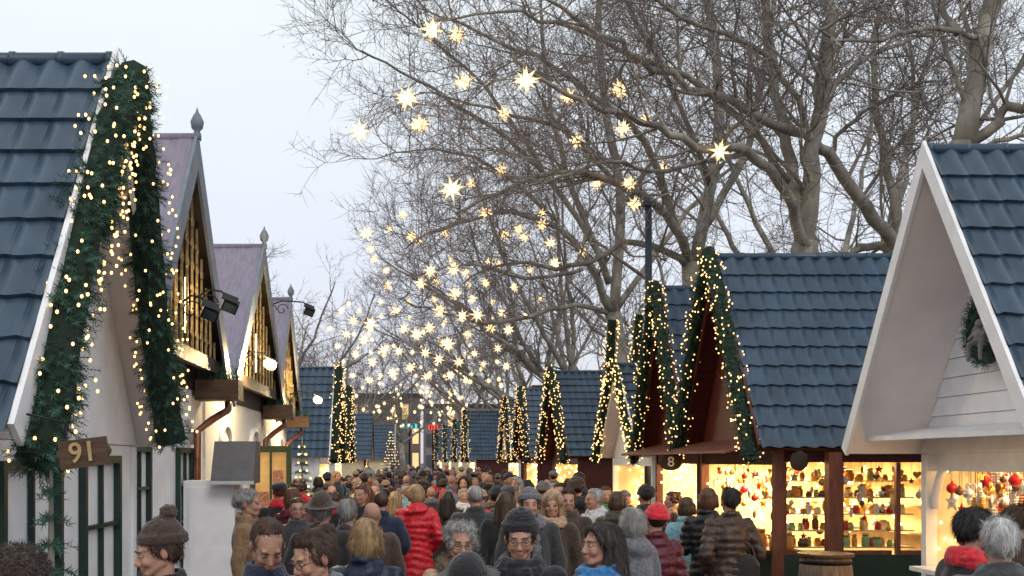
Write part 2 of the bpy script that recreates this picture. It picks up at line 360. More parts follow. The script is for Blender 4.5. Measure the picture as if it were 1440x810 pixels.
def hm(c): return M('hair_'+c+'_tone',HC[c],.5,.45,34,.5,st=(1,1,.15))
def spawn(ms,X,Y,rz,sc,label,group=None,coat='black',puff=False,hair='brown',hat='black',scarf='grey',tr='black',far=False):
    r=thing('person',label,'person',(X,Y,0),math.radians(rz),group,sc)
    for k,me in ms.items():
        n=k.rstrip('-1')
        if far and n=='shoes': continue
        o=bpy.data.objects.new(n,me); C.objects.link(o); o.parent=r
        mt={'coat':cm(coat,puff),'hair':hm(hair),'hat':cm(hat),'scarf':cm(scarf),'trousers':cm(tr)}.get(n)
        if mt: o.material_slots[0].link='OBJECT'; o.material_slots[0].material=mt
    return r
D=dict
NEAR=[
(228,716,5.4,-66,D(hat='pompom',hair='short',pitch=14,vox=.007,detail=True,coat='jacket'),D(coat='black',hat='brown',hair='brown'),'man in brown knitted bobble hat facing left at lower left'),
(34,764,4.4,150,D(hat='fur',coat='puffer',vox=.010),D(coat='black',hat='brown',hair='dark'),'person in dark fur hat cut off by the bottom left corner'),
(374,732,5.6,18,D(hair='crop',pitch=32,vox=.007,detail=True,coat='jacket'),D(coat='navy',hair='brown'),'man with cropped brown hair looking down in navy jacket'),
(446,743,5.3,-50,D(hair='bun',pitch=18,glasses=True,fem=True,scarf=1,vox=.007,detail=True),D(coat='black',hair='brown',scarf='grey'),'woman with glasses and hair bun wearing a grey scarf'),
(515,727,6.6,170,D(hair='bob',fem=True,coat='puffer',vox=.010),D(coat='navy',hair='blonde',puff=True),'woman with blonde bob seen from behind in dark blue jacket'),
(453,688,9.0,175,D(hat='brim',hair='short',coat='wool',vox=.0104),D(coat='black',hat='brown',hair='grey'),'man in brown brimmed hat seen from behind on the left'),
(489,700,9.6,165,D(hair='short',coat='wool',hem=.7,vox=.0104),D(coat='dark grey',hair='grey'),'grey haired man from behind between brimmed hat and brown jacket'),
(523,705,10.2,190,D(hair='bald',coat='jacket'),D(coat='brown',hair='brown'),'bald headed man in brown jacket seen from behind'),
(350,687,10.2,80,D(hair='curly',fem=True,coat='jacket',vox=.0104),D(coat='tan',hair='grey'),'grey haired woman in tan jacket beside the green display case'),
(418,699,12,10,D(hair='short',coat='jacket',glasses=True),D(coat='dark grey',hair='brown'),'man facing forward behind the brown brimmed hat'),
(648,732,6.6,6,D(hair='curly',fem=True,glasses=True,fur=True,coat='puffer',vox=.0075,detail=True,pitch=6),D(coat='beige',hair='grey',puff=True),'older woman with glasses in beige padded jacket facing the camera'),
(660,771,4.9,160,D(hat='brim',hair='short',coat='wool',vox=.010),D(coat='black',hat='black',hair='dark'),'person in black brimmed hat at the bottom edge'),
(732,712,6.2,-8,D(hat='beanie',hair='short',glasses=True,coat='jacket',scarf=1,vox=.0075,detail=True,arm=('hold','hold'),pitch=12),D(coat='black',hat='black',scarf='black',hair='dark'),'man in black beanie and glasses holding a phone'),
(745,683,10.2,0,D(hat='beanie',hair='short',coat='jacket',scarf=1,vox=.009,detail=True),D(coat='dark grey',hat='grey',scarf='grey'),'man in grey beanie and grey scarf behind the black beanie'),
(777,686,10.8,-12,D(hat='beanie',hair='long',fem=True,scarf=1,coat='wool',hem=.55,vox=.009),D(coat='brown',hat='beige',hair='blonde',scarf='beige'),'woman in beige beanie with long blonde hair and brown coat'),
(799,686,12,-5,D(hair='short',coat='jacket',vox=.009),D(coat='brown',hair='brown'),'brown haired man just right of the beige beanie woman'),
(845,732,6.0,-68,D(hair='long',fem=True,coat='jacket',scarf=1,vox=.007,detail=True,pitch=-2),D(coat='navy',hair='dark',scarf='bright blue'),'woman with loose dark hair facing left in blue scarf'),
(835,686,13,-70,D(hair='short',coat='jacket',hood=True),D(coat='white',hair='grey'),'man in white jacket facing left in mid crowd'),
(887,712,8.4,-150,D(hair='bob',fem=True,coat='jacket',hood=True,vox=.010),D(coat='grey',hair='grey'),'woman with grey bob in grey jacket seen from behind'),
(921,705,9.3,-165,D(hat='beanie',hair='short',fem=True,coat='puffer',hem=.72),D(coat='maroon',hat='red',hair='dark',puff=True),'person in bright red beanie and maroon padded jacket'),
(966,698,12.2,150,D(hair='bob',fem=True,coat='jacket',hem=.65),D(coat='pale blue',hair='brown'),'woman in pale blue jacket at the brown stall'),
(996,685,11.6,160,D(hair='bob',fem=True,coat='puffer',hem=.5,arm=('hold','down')),D(coat='black',hair='auburn',puff=True),'woman in long black padded coat left of long brown coat'),
(1026,685,11.0,-170,D(hair='short',fem=True,coat='puffer',hem=.45,arm=('pocket','pocket'),vox=.0104),D(coat='brown',hair='dark',puff=True),'woman in long dark brown padded coat by the stall window'),
(1367,713,6.2,100,D(hair='short',coat='jacket',scarf=1,vox=.008,pitch=12),D(coat='black',hair='black',scarf='red'),'black haired man with red scarf at the white stall'),
(1405,726,5.7,165,D(hair='short',coat='wool',hood=True,glasses=True,vox=.009),D(coat='dark grey',hair='white'),'white haired man from behind at the right edge'),
(1430,709,8.0,120,D(hair='short',coat='jacket',vox=.0104),D(coat='brown',hair='brown'),'brown haired person behind the white haired man'),
]
placed=[]
for px,yt,Y,rz,o,c,lab in NEAR:
    ms=person_meshes(**o); top=1.80 if o.get('hat') else 1.768
    if o.get('hat')=='pompom': top=1.83
    if o.get('pitch',0)>25: top=1.74
    sc=(H-(yt-VY)*Y/F)/top; X=(px-VX)*Y/F
    spawn(ms,X,Y,rz,sc,lab,None,**c); placed.append((X,Y))
BASE=[person_meshes(hair='short',coat='jacket',walk=.5,arm=('swing','pocket'),vox=.012),
 person_meshes(hair='long',fem=True,coat='wool',hem=.6,walk=.5,vox=.012),
 person_meshes(hair='short',hat='beanie',coat='puffer',walk=.5,arm=('pocket','down'),vox=.012,fur=True),
 person_meshes(hair='bob',fem=True,coat='puffer',hem=.62,arm=('pocket','pocket'),walk=.2,hood=True,vox=.012),
 person_meshes(hair='short',hat='cap',coat='wool',hem=.65,scarf=1,walk=.5,vox=.012),
 person_meshes(hair='curly',fem=True,coat='jacket',hem=.74,scarf=1,walk=.2,arm=('hold','pocket'),vox=.012),
 person_meshes(hair='short',hat='fur',fem=True,coat='wool',hem=.5,walk=.5,hood=True,vox=.012),
 person_meshes(hair='bald',coat='jacket',walk=.5,scarf=1,vox=.012)]
BD=['short haired','long haired','beanie wearing','bobbed','flat capped','curly haired','fur hatted','bald']
BC=['jacket','long coat','padded jacket','padded coat','wool coat','jacket and scarf','long coat','jacket and scarf']
MID=[
(586,680,13.6,178,3,D(coat='red',hair='blonde',puff=True),'woman in bright red padded coat walking away mid aisle'),
(556,690,15.5,170,1,D(coat='green',hair='blonde'),'woman in green coat left of the bright red coat'),
(518,684,17,175,1,D(coat='maroon',hair='auburn'),'woman in wine red coat on the left of the aisle'),
(697,682,15,180,2,D(coat='red',hat='black',puff=True),'person in black hat and red padded jacket'),
(629,690,14.4,175,1,D(coat='black',hair='dark'),'dark haired woman in black coat right of red coat'),
(668,682,12.5,185,0,D(coat='dark grey',hair='grey'),'grey haired man in dark jacket walking away mid aisle'),
(868,690,12.6,150,3,D(coat='olive',hair='brown'),'woman in olive coat with brown bob near the stalls'),
(907,680,14.2,200,6,D(coat='black',hat='black'),'person in black fur hat and long black coat'),
(852,683,15.5,0,0,D(coat='green',hair='brown'),'man in green jacket walking toward the camera'),
(653,686,17.5,0,5,D(coat='navy',hair='grey',scarf='white'),'curly grey haired woman in navy jacket with white scarf'),
(715,678,14.5,170,4,D(coat='brown',hat='dark grey'),'man in flat cap and brown wool coat walking away'),
(711,690,11.6,175,1,D(coat='black',hair='brown'),'brown haired woman in black coat behind the phone holder'),
(606,684,19,190,7,D(coat='dark grey',hair='brown'),'bald man in grey scarf right of the red coat'),
(575,683,21,0,3,D(coat='pale blue',hair='blonde'),'woman in pale blue padded coat facing the camera'),
(945,690,15,-90,5,D(coat='brown',hair='auburn',scarf='beige'),'auburn haired woman at the counter of numbered stall'),
(536,690,12.8,180,0,D(coat='navy',hair='brown'),'brown haired man in navy jacket left of green coat'),
(470,690,14.5,160,5,D(coat='black',hair='brown',scarf='red'),'curly haired person with red scarf on the left side'),
(880,688,17,20,2,D(coat='dark blue',hat='grey',puff=True),'person in blue padded jacket and grey beanie'),
]
for px,yt,Y,rz,bi,c,lab in MID:
    top=1.80 if 'hat' in BASE[bi] else 1.768
    sc=min(1.1,max(.92,(H-(yt-VY)*Y/F)/top)); X=(px-VX)*Y/F
    spawn(BASE[bi],X,Y,rz,sc,lab,None,**c); placed.append((X,Y))
pal=['black']*6+['navy']*3+['dark grey']*3+['brown']*4+['grey','olive','maroon','tan','red','dark blue','pale blue','beige','grey']
Y=12.8
while Y<78:
    step=.85 if Y<26 else (1.4 if Y<45 else 3.0); x=-1.85 if Y<60 else -1.2; xe=3.3 if Y<60 else 2.4
    if Y<20: x=-1.5
    while x<xe:
        X=x+R.uniform(-.18,.18); YY=Y+R.uniform(-.3,.3); x+=R.uniform(.62,1.15) if Y<26 else R.uniform(.7,1.2)
        if any((X-a)**2+((YY-b)*.8)**2<.36 for a,b in placed): continue
        px=VX+F*X/YY
        if 545<px<632 and YY<17.5: continue
        placed.append((X,YY)); bi=R.randrange(8); cc=R.choice(pal); back=R.random()<.6
        hc=R.choice(['brown','brown','dark','black','blonde','grey','auburn']); zone='mid crowd' if YY<26 else ('far crowd' if YY<45 else 'distant crowd')
        lab='%s person in %s %s %s in %s'%(BD[bi],cc,BC[bi],'walking away' if back else 'facing forward',zone)
        spawn(BASE[bi],X,YY,(180 if back else 0)+R.uniform(-45,45),R.uniform(.86,1.07),lab,'crowd: '+lab,coat=cc,hair=hc,hat=R.choice(['black','grey','navy','brown','beige']),scarf=R.choice(['grey','black','beige','red']),puff=bi in(2,3),tr=R.choice(['black','navy','dark grey']),far=YY>26)
    Y+=step
t=thing('handbag','black handbag hanging at the arm of long brown coat','bag',(P(1047,0,10.9).x,10.9,.95))
b=MB(); b.ell((0,0,.13),(.15,.06,.13)); b.box((0,0,.08),(.27,.1,.15)); o=remesh(b,.012,'bag_body',cm('black'),2); ob=bpy.data.objects.new('bag_body',o); C.objects.link(ob); ob.parent=t
b=MB(); b.tube([V((.10*math.cos(a*PI/8),0,.2+.17*math.sin(a*PI/8))) for a in range(9)],.009,6); b.build('strap',cm('brown'),t,local=True)
X=P(732,0,6.2).x
t=thing('phone','black phone held by the man in black beanie','phone',(X-.0,5.86,1.36)); b=MB(); b.box((0,0,.04),(.15,.01,.075)); b.build('case',iron,t,local=True); b=MB(); b.box((0,.007,.04),(.138,.003,.065)); b.build('screen',darkglass,t,local=True)
# ---------------------------------------------------------------- stalls
def tiles(mb,o,ux,uv,n,L,Sl,res=8,pu=.20):
    nu=max(2,int(L/pu*res)); rows=max(3,round(Sl/.31)); h=Sl/rows; lines=[(0,.004,0)]
    for r in range(1,rows+1):
        lines.append((r*h,.034,1))
        if r<rows: lines.append((r*h,.004,1))
    vs=[]; s0=R.uniform(0,99)
    for li,(v,lf,sc) in enumerate(lines):
        for i in range(nu+1):
            u=L*i/nu; w=.5+.5*math.cos(2*PI*u/pu); w=w**.8; jit=.005*noise.noise(V((math.floor(u/pu+.5)*3.1+s0,(li//2)*2.7,0)))
            vs.append(o+ux*u+uv*(v+sc*.06*w+jit)+n*(lf+.044*w+jit))
    fs=[(j*(nu+1)+i,j*(nu+1)+i+1,(j+1)*(nu+1)+i+1,(j+1)*(nu+1)+i) for j in range(len(lines)-1) for i in range(nu)]
    mb.add(vs,fs)
def roof_parts(root,X0,Yc,hw,ze,zr,depth,side,tilem,trim,under,res=8,tarp=False,bw=.15):
    S_=math.hypot(hw,zr-ze); ux=V((side,0,0)); mb=MB(); sf=MB()
    for sg in(-1,1):
        uv=V((0,sg*hw/S_,-(zr-ze)/S_)); n=V((0,sg*(zr-ze)/S_,hw/S_)); o=V((X0,Yc,zr))
        if tarp:
            nu=40; nv=14; vs=[]
            for j in range(nv+1):
                for i in range(nu+1):
                    u=depth*i/nu; v=S_*j/nv; vs.append(o+ux*u+uv*v+n*(.03+.03*noise.noise(V((u*5,v*1.2,sg*3)))))
            mb.add(vs,[(j*(nu+1)+i,j*(nu+1)+i+1,(j+1)*(nu+1)+i+1,(j+1)*(nu+1)+i) for j in range(nv) for i in range(nu)])
        else: tiles(mb,o,ux,uv,n,depth,S_,res)
        a=o-n*.012+ux*.01; e=a+uv*S_
        top=V((X0+side*.01,Yc,zr-.012/n.z)); bot=V((X0+side*.01,Yc,zr-.05/n.z))
        sf.prism([top,e,e-n*.038,bot],ux*(depth-.02))
    r=mb.build('roof',tilem,root,smooth=False)
    c=MB(); pts=[V((X0,Yc,zr+.03)),V((X0+side*depth,Yc,zr+.03))]; c.tube(pts,.05,10)
    if not tarp:
        k=int(depth/.33)
        for i in range(k+1): c.tube([V((X0+side*(i*.33),Yc,zr+.03)),V((X0+side*(i*.33+.04),Yc,zr+.03))],.058,10)
    q=c.build('ridge_cap',tilem,root,smooth=True)
    sf.build('soffit',under,root)
    for sg in(-1,1):
        n=V((0,sg*(zr-ze)/S_,hw/S_)); E=V((X0,Yc+sg*hw,ze)); x=X0-side*.034
        E.x=x; b=MB(); b.prism([V((x,Yc,zr+.06/n.z)),E+n*.06,E-n*bw,V((x,Yc,zr-bw/n.z))],(side*.033,0,0)); b.build('bargeboard',trim,root)
def sq(b,x,y,z0,z1,s=.1): b.bb(x-s/2,x+s/2,y-s/2,y+s/2,z0,z1)
def stall(X0,Yc,hw,ze,zr,depth,side,over,wall,trim,gable,under,label,group=None,glazed=False,power=45,res=8,solid=False,clap=False,canopy=None,base=None,bw=.12):
    zr-=.09; root=thing('market_stall',label,'market stall',(X0+side*depth/2,Yc,0),0,group)
    roof_parts(root,X0,Yc,hw,ze,zr,depth,side,tile,trim,under,res,bw=bw)
    wx=X0+side*over; bx=X0+side*(depth-.12); y0=Yc-hw+.22; y1=Yc+hw-.22; base=base or wall
    g=MB(); S_=math.hypot(hw,zr-ze); zz=zr-.06; hh=hw-.07
    if clap:
        k=14
        for i in range(k):
            za=ze-.02+(zz-ze+.02)*i/k; zb=ze-.02+(zz-ze+.02)*(i+1)/k-.006; wa=hh*(1-i/k); wb=max(.01,hh*(1-(i+1)/k))
            g.prism([(wx,Yc-wa,za),(wx,Yc+wa,za),(wx+side*.018,Yc+wb,zb),(wx+side*.018,Yc-wb,zb)],(side*.04,0,0))
    else: g.prism([(wx,Yc-hh,ze-.02),(wx,Yc+hh,ze-.02),(wx,Yc,zz)],(side*.04,0,0))
    g.build('gable_wall',gable,root)
    b=MB(); b.bb(bx,bx+side*.05,y0,y1,.02,ze-.03); b.build('back_wall',cream,root)
    b=MB(); b.bb(wx+side*.06,bx,y1-.05,y1,.02,ze-.03); b.build('side_wall',cream,root)
    b=MB(); b.bb(wx+side*.06,bx,y0+.06,y1-.06,ze-.06,ze-.03); b.build('ceiling',cream,root)
    b=MB(); b.bb(wx,wx+side*.05,y0+.07,y1-.07,.02,1.0 if not solid else ze-.03)
    if not solid:
        for k in range(int((y1-y0)/.6)+1): b.bb(wx-side*.012,wx-side*.0005,y0+.1+k*.6,y0+.14+k*.6,.02,.98)
    b.build('front_panel',base,root)
    nb=MB(); nb.bb(wx+side*.07,bx,y0,y0+.05,.02,1.0 if glazed else ze-.03); nb.build('side_panel',base,root)
    if glazed:
        for k in range(3):
            xa=wx+side*(.08+k*(depth-over-.25)/3); xb=wx+side*(.08+(k+1)*(depth-over-.25)/3-.05)
            f=MB(); f.bb(xa,xa+side*.05,y0-.005,y0+.055,1.002,ze-.17); f.bb(xa+side*.052,xb,y0-.002,y0+.05,1.002,1.05)
            fo=f.build('window_frame',mred,root)
            p=MB(); p.bb(xa+side*.05,xb,y0+.02,y0+.024,1.05,ze-.2); p.build('pane',glass,fo)
        f=MB(); f.bb(wx+side*.07,bx,y0-.006,y0+.05,ze-.168,ze-.03); f.build('header_beam',wall,root)
    for yy in(y0,y1):
        p=MB(); sq(p,wx+side*.03,yy+(.005 if yy==y0 else -.005),0,ze-.035,.11); p.build('post',trim if not glazed else mred,root)
    if not solid:
        c=MB(); c.bb(wx-side*.2,wx+side*.35,y0+.07,y1-.07,1.003,1.045); c.build('counter',brown if not clap else white,root)
        c=MB(); c.bb(wx-side*.004,wx+side*.05,y0+.07,y1-.07,ze-.2,ze-.025); c.build('fascia',wall,root)
        for k in range(3):
            c=MB(); c.bb(bx-side*.32,bx-side*.003,y0+.08,y1-.08,1.2+k*.33,1.225+k*.33); c.build('shelf',cream,root)
    if canopy:
        c=MB(); zc=ze+.13; c.prism([(wx-side*.01,y0-.1,zc),(wx-side*.62,y0-.1,zc-.16),(wx-side*.62,y0-.1,zc-.19),(wx-side*.01,y0-.1,zc-.05)],(0,y1-y0+.2,0)); c.build('canopy',canopy,root)
    if power:
        l=bpy.data.lights.new('stall_light','AREA'); l.energy=power; l.color=(1,.66,.30); l.shape='RECTANGLE'; l.size=1.2; l.size_y=2.2
        o=bpy.data.objects.new('stall_lamp_light',l); C.objects.link(o); o.location=(wx+side*.8,Yc,ze-.1)
        f=MB()
        for k in range(6): f.ell((wx+side*.35,y0+.3+k*(y1-y0-.6)/5,ze-.13),(.04,.04,.05),nu=10,nv=8)
        f.build('ceiling_lamp',tubeg,root,smooth=True)
        f=MB(); rr=random.Random(int(Yc*10))
        for k in range(170 if Yc<20 else 110):
            x=wx+side*rr.uniform(.05,depth-over-.4); y=rr.choice([rr.uniform(y0+.12,y1-.12),y1-.1]); f.ell((x,y,rr.uniform(1.15,ze-.15)),(.009+Yc*.0006,)*3,nu=6,nv=4)
        f.build('fairy_lights',tubeg,root,kind='stuff')  # glowing specks added through the interior to make it brighter and glittering
    return root,wx,bx,y0,y1
s1=stall(4.47,9.9,1.82,2.2,4.87,3.0,1,.72,white,white,white,soff,'white weatherboard stall with deep gable at the right edge',clap=True,power=150,bw=.075)
s2=stall(4.0,15.0,1.9,2.25,4.85,2.5,1,.25,dred,dred,dred,dred,'dark red stall with blue tiled roof and glazed lit side',glazed=True,power=300,canopy=mred,base=dgreen)
s3=stall(4.07,18.6,1.68,2.25,4.98,2.4,1,.25,dred,dred,dred,dred,'dark red garlanded stall numbered 8 behind the glazed stall',power=200,canopy=mred)
s4=stall(4.25,23.6,2.3,2.2,4.15,2.4,1,.3,white,white,white,soff,'low white gabled stall behind the numbered dark red stall',power=170)
s5=stall(4.12,33,2.9,2.2,4.74,2.6,1,.3,dred,dred,dred,dred,'dark garlanded stall beyond the low white stall',power=200,res=6)
s6=stall(4.1,42.3,2.6,2.2,4.82,2.6,1,.3,dred,dred,dred,dred,'sixth stall on the right with twin light garlands',power=200,res=6)
s7=stall(4.1,49.5,2.6,2.2,4.8,2.6,1,.3,dred,white,white,soff,'pale gabled stall seventh along the right row',power=200,res=4)
s8=stall(2.95,62,2.6,2.2,4.85,2.6,1,.3,dred,white,white,soff,'stall standing forward into the far aisle on the right',power=260,res=4)
for i,(x,y) in enumerate(((2.9,76),(2.6,88),(2.2,100))):
    stall(x,y,2.2,2.2,4.8,2.6,1,.3,cream,white,white,soff,['tiny stall just past the forward standing stall','tiny stall second from the end of right row','tiny stall at the very end of right row'][i],power=300,res=3)
h1=stall(-2.05,7.78,1.98,2.25,4.90,3.2,-1,.3,white,white,white,soff,'large blue tiled house at left edge with thick garlands',solid=True,power=0)
l5=stall(-2.27,33,2.1,2.2,4.85,2.6,-1,.3,white,white,white,soff,'blue roofed stall with light garland beyond the left chalets',power=150,res=6)
l6=stall(-2.45,42,2.0,2.2,4.8,2.6,-1,.3,white,white,white,soff,'second blue roofed stall beyond the left chalets',power=150,res=5)
l7=stall(-2.1,60,2.0,2.2,4.6,2.6,-1,.3,cream,dbrown,dbrown,soff,'distant left stall beside the lit cone tree',power=200,res=3)
l8=stall(-1.2,78,2.0,2.2,4.6,2.6,-1,.3,cream,white,white,soff,'most distant left stall near the neon signs',power=260,res=3)
r=s1[0]; b=MB(); b.prism([(5.17,8.3,2.43),(4.62,8.3,2.34),(4.62,8.3,2.30),(5.17,8.3,2.36)],(0,3.4,0)); b.build('canopy_board',white,r)
b=MB(); yy=11.42; b.tube([V((5.24,yy-.02-.55*(1-math.cos(a*PI/16)),1.62+.55*math.sin(a*PI/16))) for a in range(9)],.045,8); b.build('arch_brace',white,r,smooth=True)
b=MB(); b.tube([V((5.1,11.72,2.26)),V((4.6,11.72,2.26))],.012,6)
for k in range(3):
    cx=4.72+k*.15; b.tube([V((cx+(.065-.004*a)*math.cos(a*.55),11.72,2.18+(.065-.004*a)*math.sin(a*.55))) for a in range(13)],.008,5)
b.build('scroll_bracket',iron,r,smooth=True)
r=s2[0]; b=MB(); sq(b,4.83,13.06,0,2.2,.15); b.build('porch_post',mred,r)
b=MB(); b.ell((4.45,13.1,2.1),(.11,.02,.12)); b.build('bell_plaque',dbrown,r,smooth=True)
def text(body,size,loc,mat,parent,rz=0,tilt=0):
    cu=bpy.data.curves.new('txt','FONT'); cu.body=body; cu.size=size; cu.extrude=.004; cu.align_x='CENTER'; cu.align_y='CENTER'; cu.offset=size*.012
    o=bpy.data.objects.new('t',cu); me=evalmesh(o,-1); bpy.data.objects.remove(o)
    me.materials.clear(); me.materials.append(mat); o=bpy.data.objects.new('lettering',me); C.objects.link(o); o.parent=parent
    o.location=V(loc)-V(parent.location); o.rotation_euler=(PI/2,tilt,rz); return o
c=P(943,650,16.4); t=thing('number_sign','dark wooden sign with white 8 under the red canopy','sign',c)
b=MB(); b.ell(c,(.17,.02,.12)); b.box(c,(.26,.034,.17)); b.build('board',dbrown,t); text('8',.2,(c.x,c.y-.026,c.z),white,t)
b=MB(); b.tube([c+V((0,0,.1)),c+V((0,0,.3))],.01,5); b.build('hanger',iron,t)
c=P(118,637,5.65); t=thing('number_sign','tilted brown wooden sign numbered 91 under left garland','sign',c)
rot=Matrix.Rotation(math.radians(-7),3,'Y'); b=MB(); b.box(c,(.24,.028,.14),rot); b.ell(c,(.14,.014,.062),rot); b.build('board',brown,t); text('91',.14,(c.x,c.y-.021,c.z),M('dull_gilt',(.42,.29,.13),.5,.2,9,0),t,0,math.radians(-7))
b=MB(); b.tube([c+V((-.09,0,.07)),c+V((-.09,0,.15)),c+V((-.35,.2,.2))],.007,5); b.build('bracket',iron,t)
# goods
def mkjar(cm_,lm):
    j=MB(); prof=[(0,.035),(.01,.042),(.1,.042),(.125,.03),(.135,.03)]
    j.loft([(z,r_,r_,0) for z,r_ in prof],12); me=j.mesh('jar',[cm_],True); l=MB(); l.loft([(.136,.034,.034,0),(.165,.034,.034,0),(.17,.02,.02,0)],12); return me,l.mesh('lid',[lm],True)
jc=[('amber',(.6,.28,.05)),('honey gold',(.75,.48,.12)),('red',(.45,.03,.03)),('cream white',(.8,.72,.55)),('dark brown',(.12,.05,.02)),('pale green',(.3,.45,.2))]
JM=[(n,)+mkjar(M('jar_'+n.replace(' ','_'),c,.2,.2,10,0,spec=.6),M('jar_lid_'+n.replace(' ','_'),(.6,.45,.2),.3,.1,10,0,metal=.7)) for n,c in jc]
def jar(x,y,z,where,s=1):
    n,a,l=R.choice(JM); t=thing('jar','%s jar on the lit shelves of %s'%(n,where),'jar',(x,y,z),0,'%s jars in %s'%(n,where),s); t.scale=(s*R.uniform(.8,1.7),s*1.1,s*R.uniform(.5,1.05))
    for nm,me in(('glass_body',a),('lid',l)): o=bpy.data.objects.new(nm,me); C.objects.link(o); o.parent=t
r,wx,bx,y0,y1=s2
for k in range(5):
    zz=1.05+k*.2; b=MB(); b.bb(wx+.2,bx-.35,y0+.35,y0+.62,zz,zz+.015); b.build('display_shelf',cream,r)
    x=wx+.26
    while x<bx-.4: jar(x,y0+.41+R.uniform(-.03,.14),zz+.016,'the glazed stall',R.uniform(.6,1.05)); x+=R.uniform(.05,.13)
for k in range(24): jar(wx+R.uniform(-.1,.25),y0+.2+k*.12,1.046,'the glazed stall',R.uniform(.9,1.5))
r,wx,bx,y0,y1=s3
for q in range(3):
    for k in range(14): jar(bx-.16,y0+.3+k*.2,1.226+q*.33,'the numbered stall',1.4)
hb=MB(); hb.ell((0,0,0),(.045,.045,.045)); hb.cap((0,0,.04),(0,0,.055),.012,.010,8)
heart=MB(); heart.prism([(0,math.sin(t)**3*.06,(.8125*math.cos(t)-.3125*math.cos(2*t)-.125*math.cos(3*t)-.0625*math.cos(4*t))*.06) for t in[2*PI*i/24 for i in range(24)]],(.02,0,0))
cone=MB()
for k in range(7): cone.ell((0,0,.05-k*.018),(.015+.022*math.sin((k+1)*PI/8),)*2+(.013,),nu=10,nv=5)
star5=MB(); star5.prism([(0,math.sin(i*PI/5)*(.07 if i%2==0 else .03),math.cos(i*PI/5)*(.07 if i%2==0 else .03)) for i in range(10)],(.015,0,0))
OR=[('round bauble',hb,'bauble'),('heart',heart,'heart ornament'),('pine cone',cone,'pine cone'),('star',star5,'star ornament')]
OCL=[('red',(.5,.015,.02)),('silver',(.6,.6,.62)),('brown',(.14,.06,.03)),('white',(.7,.68,.65)),('gold',(.6,.36,.1))]
OME={}
for n,mb_,cc in OR:
    for cn,c in OCL: OME[n,cn]=mb_.mesh('ornament',[M('ornament_'+cn,c,.3,.2,20,.1,metal=.5 if cn in('silver','gold') else 0)],n!='heart')
strs=MB(); str2=MB()
def orn(x,y,z,rz,sm_,cols,where,sc=1):
    n,_,cc=R.choice(OR); cn=R.choice(cols); o=bpy.data.objects.new(n.replace(' ','_')+'_ornament',OME[n,cn]); C.objects.link(o)
    o.location=(x,y,z); o.scale=(R.uniform(.7,1.35)*sc,)*3; o.rotation_euler=(0,0,rz); sm_.tube([V((x,y,z+.03)),V((x,y,2.13))],.0015,3)
    tag(o,'%s %s hanging inside the %s stall'%(cn,n,where),cc,'%s %s ornaments in the %s stall'%(cn,n,where))
for k in range(250):
    if k<140: x=R.choice([5.32,5.42,5.55]); y=R.uniform(9.6,11.3); rz=R.uniform(-.6,.6)
    else: x=R.uniform(5.4,7.1); y=R.choice([11.35,11.25,10.9]); rz=PI/2+R.uniform(-.5,.5)
    orn(x,y,R.uniform(1.15,2.02),rz,strs,['red','red','silver','brown','brown','white','gold'],'white')
for yy in range(7): strs.tube([V((5.3,8.5+yy*.47,2.13)),V((7.2,8.5+yy*.47,2.13))],.01,5)
strs.build('hanging_strings',brown,s1[0],kind='stuff')
r,wx,bx,y0,y1=s2
for k in range(110): orn(R.uniform(wx+.1,bx-.3),y0+R.choice([.16,.24,.9,1.4]),R.uniform(1.5,2.02) if k%3 else R.uniform(1.2,2.0),PI/2+R.uniform(-.5,.5),str2,['gold','gold','white','silver','red','brown'],'glazed',.8)
for k in range(50): orn(wx+R.choice([.12,.22]),R.uniform(y0+.3,y1-.2),R.uniform(1.5,2.02),R.uniform(-.5,.5),str2,['gold','white','silver','red'],'glazed',.9)
for yy in(.16,.24,.9,1.4): str2.tube([V((wx+.1,y0+yy,2.13)),V((bx-.1,y0+yy,2.13))],.008,5)
str2.build('hanging_strings',brown,s2[0],kind='stuff')
c=P(1161,782,11.6); t=thing('barrel','weathered wooden barrel standing before the glazed stall','barrel',(c.x,c.y,0)); zt=c.z
b=MB(); b.loft([(zt*f_,rr,rr,0) for f_,rr in((0,.23),(.2,.265),(.5,.285),(.8,.27),(1,.245))],24); b.build('staves',M('barrel_oak',(.19,.13,.09),.8,.4,6,.6,st=(6,6,.4)),t,smooth=True,local=True)
for f_,rr in((.1,.254),(.3,.281),(.72,.281),(.95,.256)):
    b=MB(); b.loft([(zt*f_-.02,rr,rr,0),(zt*f_+.02,rr+.002,rr+.002,0)],24); b.build('hoop',iron,t,smooth=True,local=True)
b=MB(); b.loft([(zt+.002,.28,.28,0),(zt+.03,.28,.28,0)],24); b.build('lid',brown,t,local=True)
# ---------------------------------------------------------------- left house 1
r,wx,bx,y0,y1=h1
def window(root,x,ya,yb,za,zb,fm,pm=darkglass,bars=1,side=1,name='window'):
    f=MB(); w=.06
    for a,b_,c_,d in((ya,ya+w,za,zb),(yb-w,yb,za,zb),(ya+w,yb-w,za,za+w),(ya+w,yb-w,zb-w,zb)): f.bb(x,x+.05*side,a,b_,c_,d)
    for k in range(1,bars+1): f.bb(x+.003*side,x+.04*side,ya+w,yb-w,za+(zb-za)*k/(bars+1)-.015,za+(zb-za)*k/(bars+1)+.015)
    f.bb(x+.004*side,x+.038*side,(ya+yb)/2-.015,(ya+yb)/2+.015,za+w,zb-w)
    o=f.build(name,fm,root); p=MB(); p.bb(x+.004*side,x+.012*side,ya+w,yb-w,za+w,zb-w); p.build('pane',pm,o); return o
door=window(r,wx+.004,8.0,9.0,.05,2.14,dgreen,bars=3,name='door'); b=MB(); b.cap((wx+.1,8.12,1.05),(wx+.1,8.24,1.05),.014,.014,8); b.build('handle',gold,door)
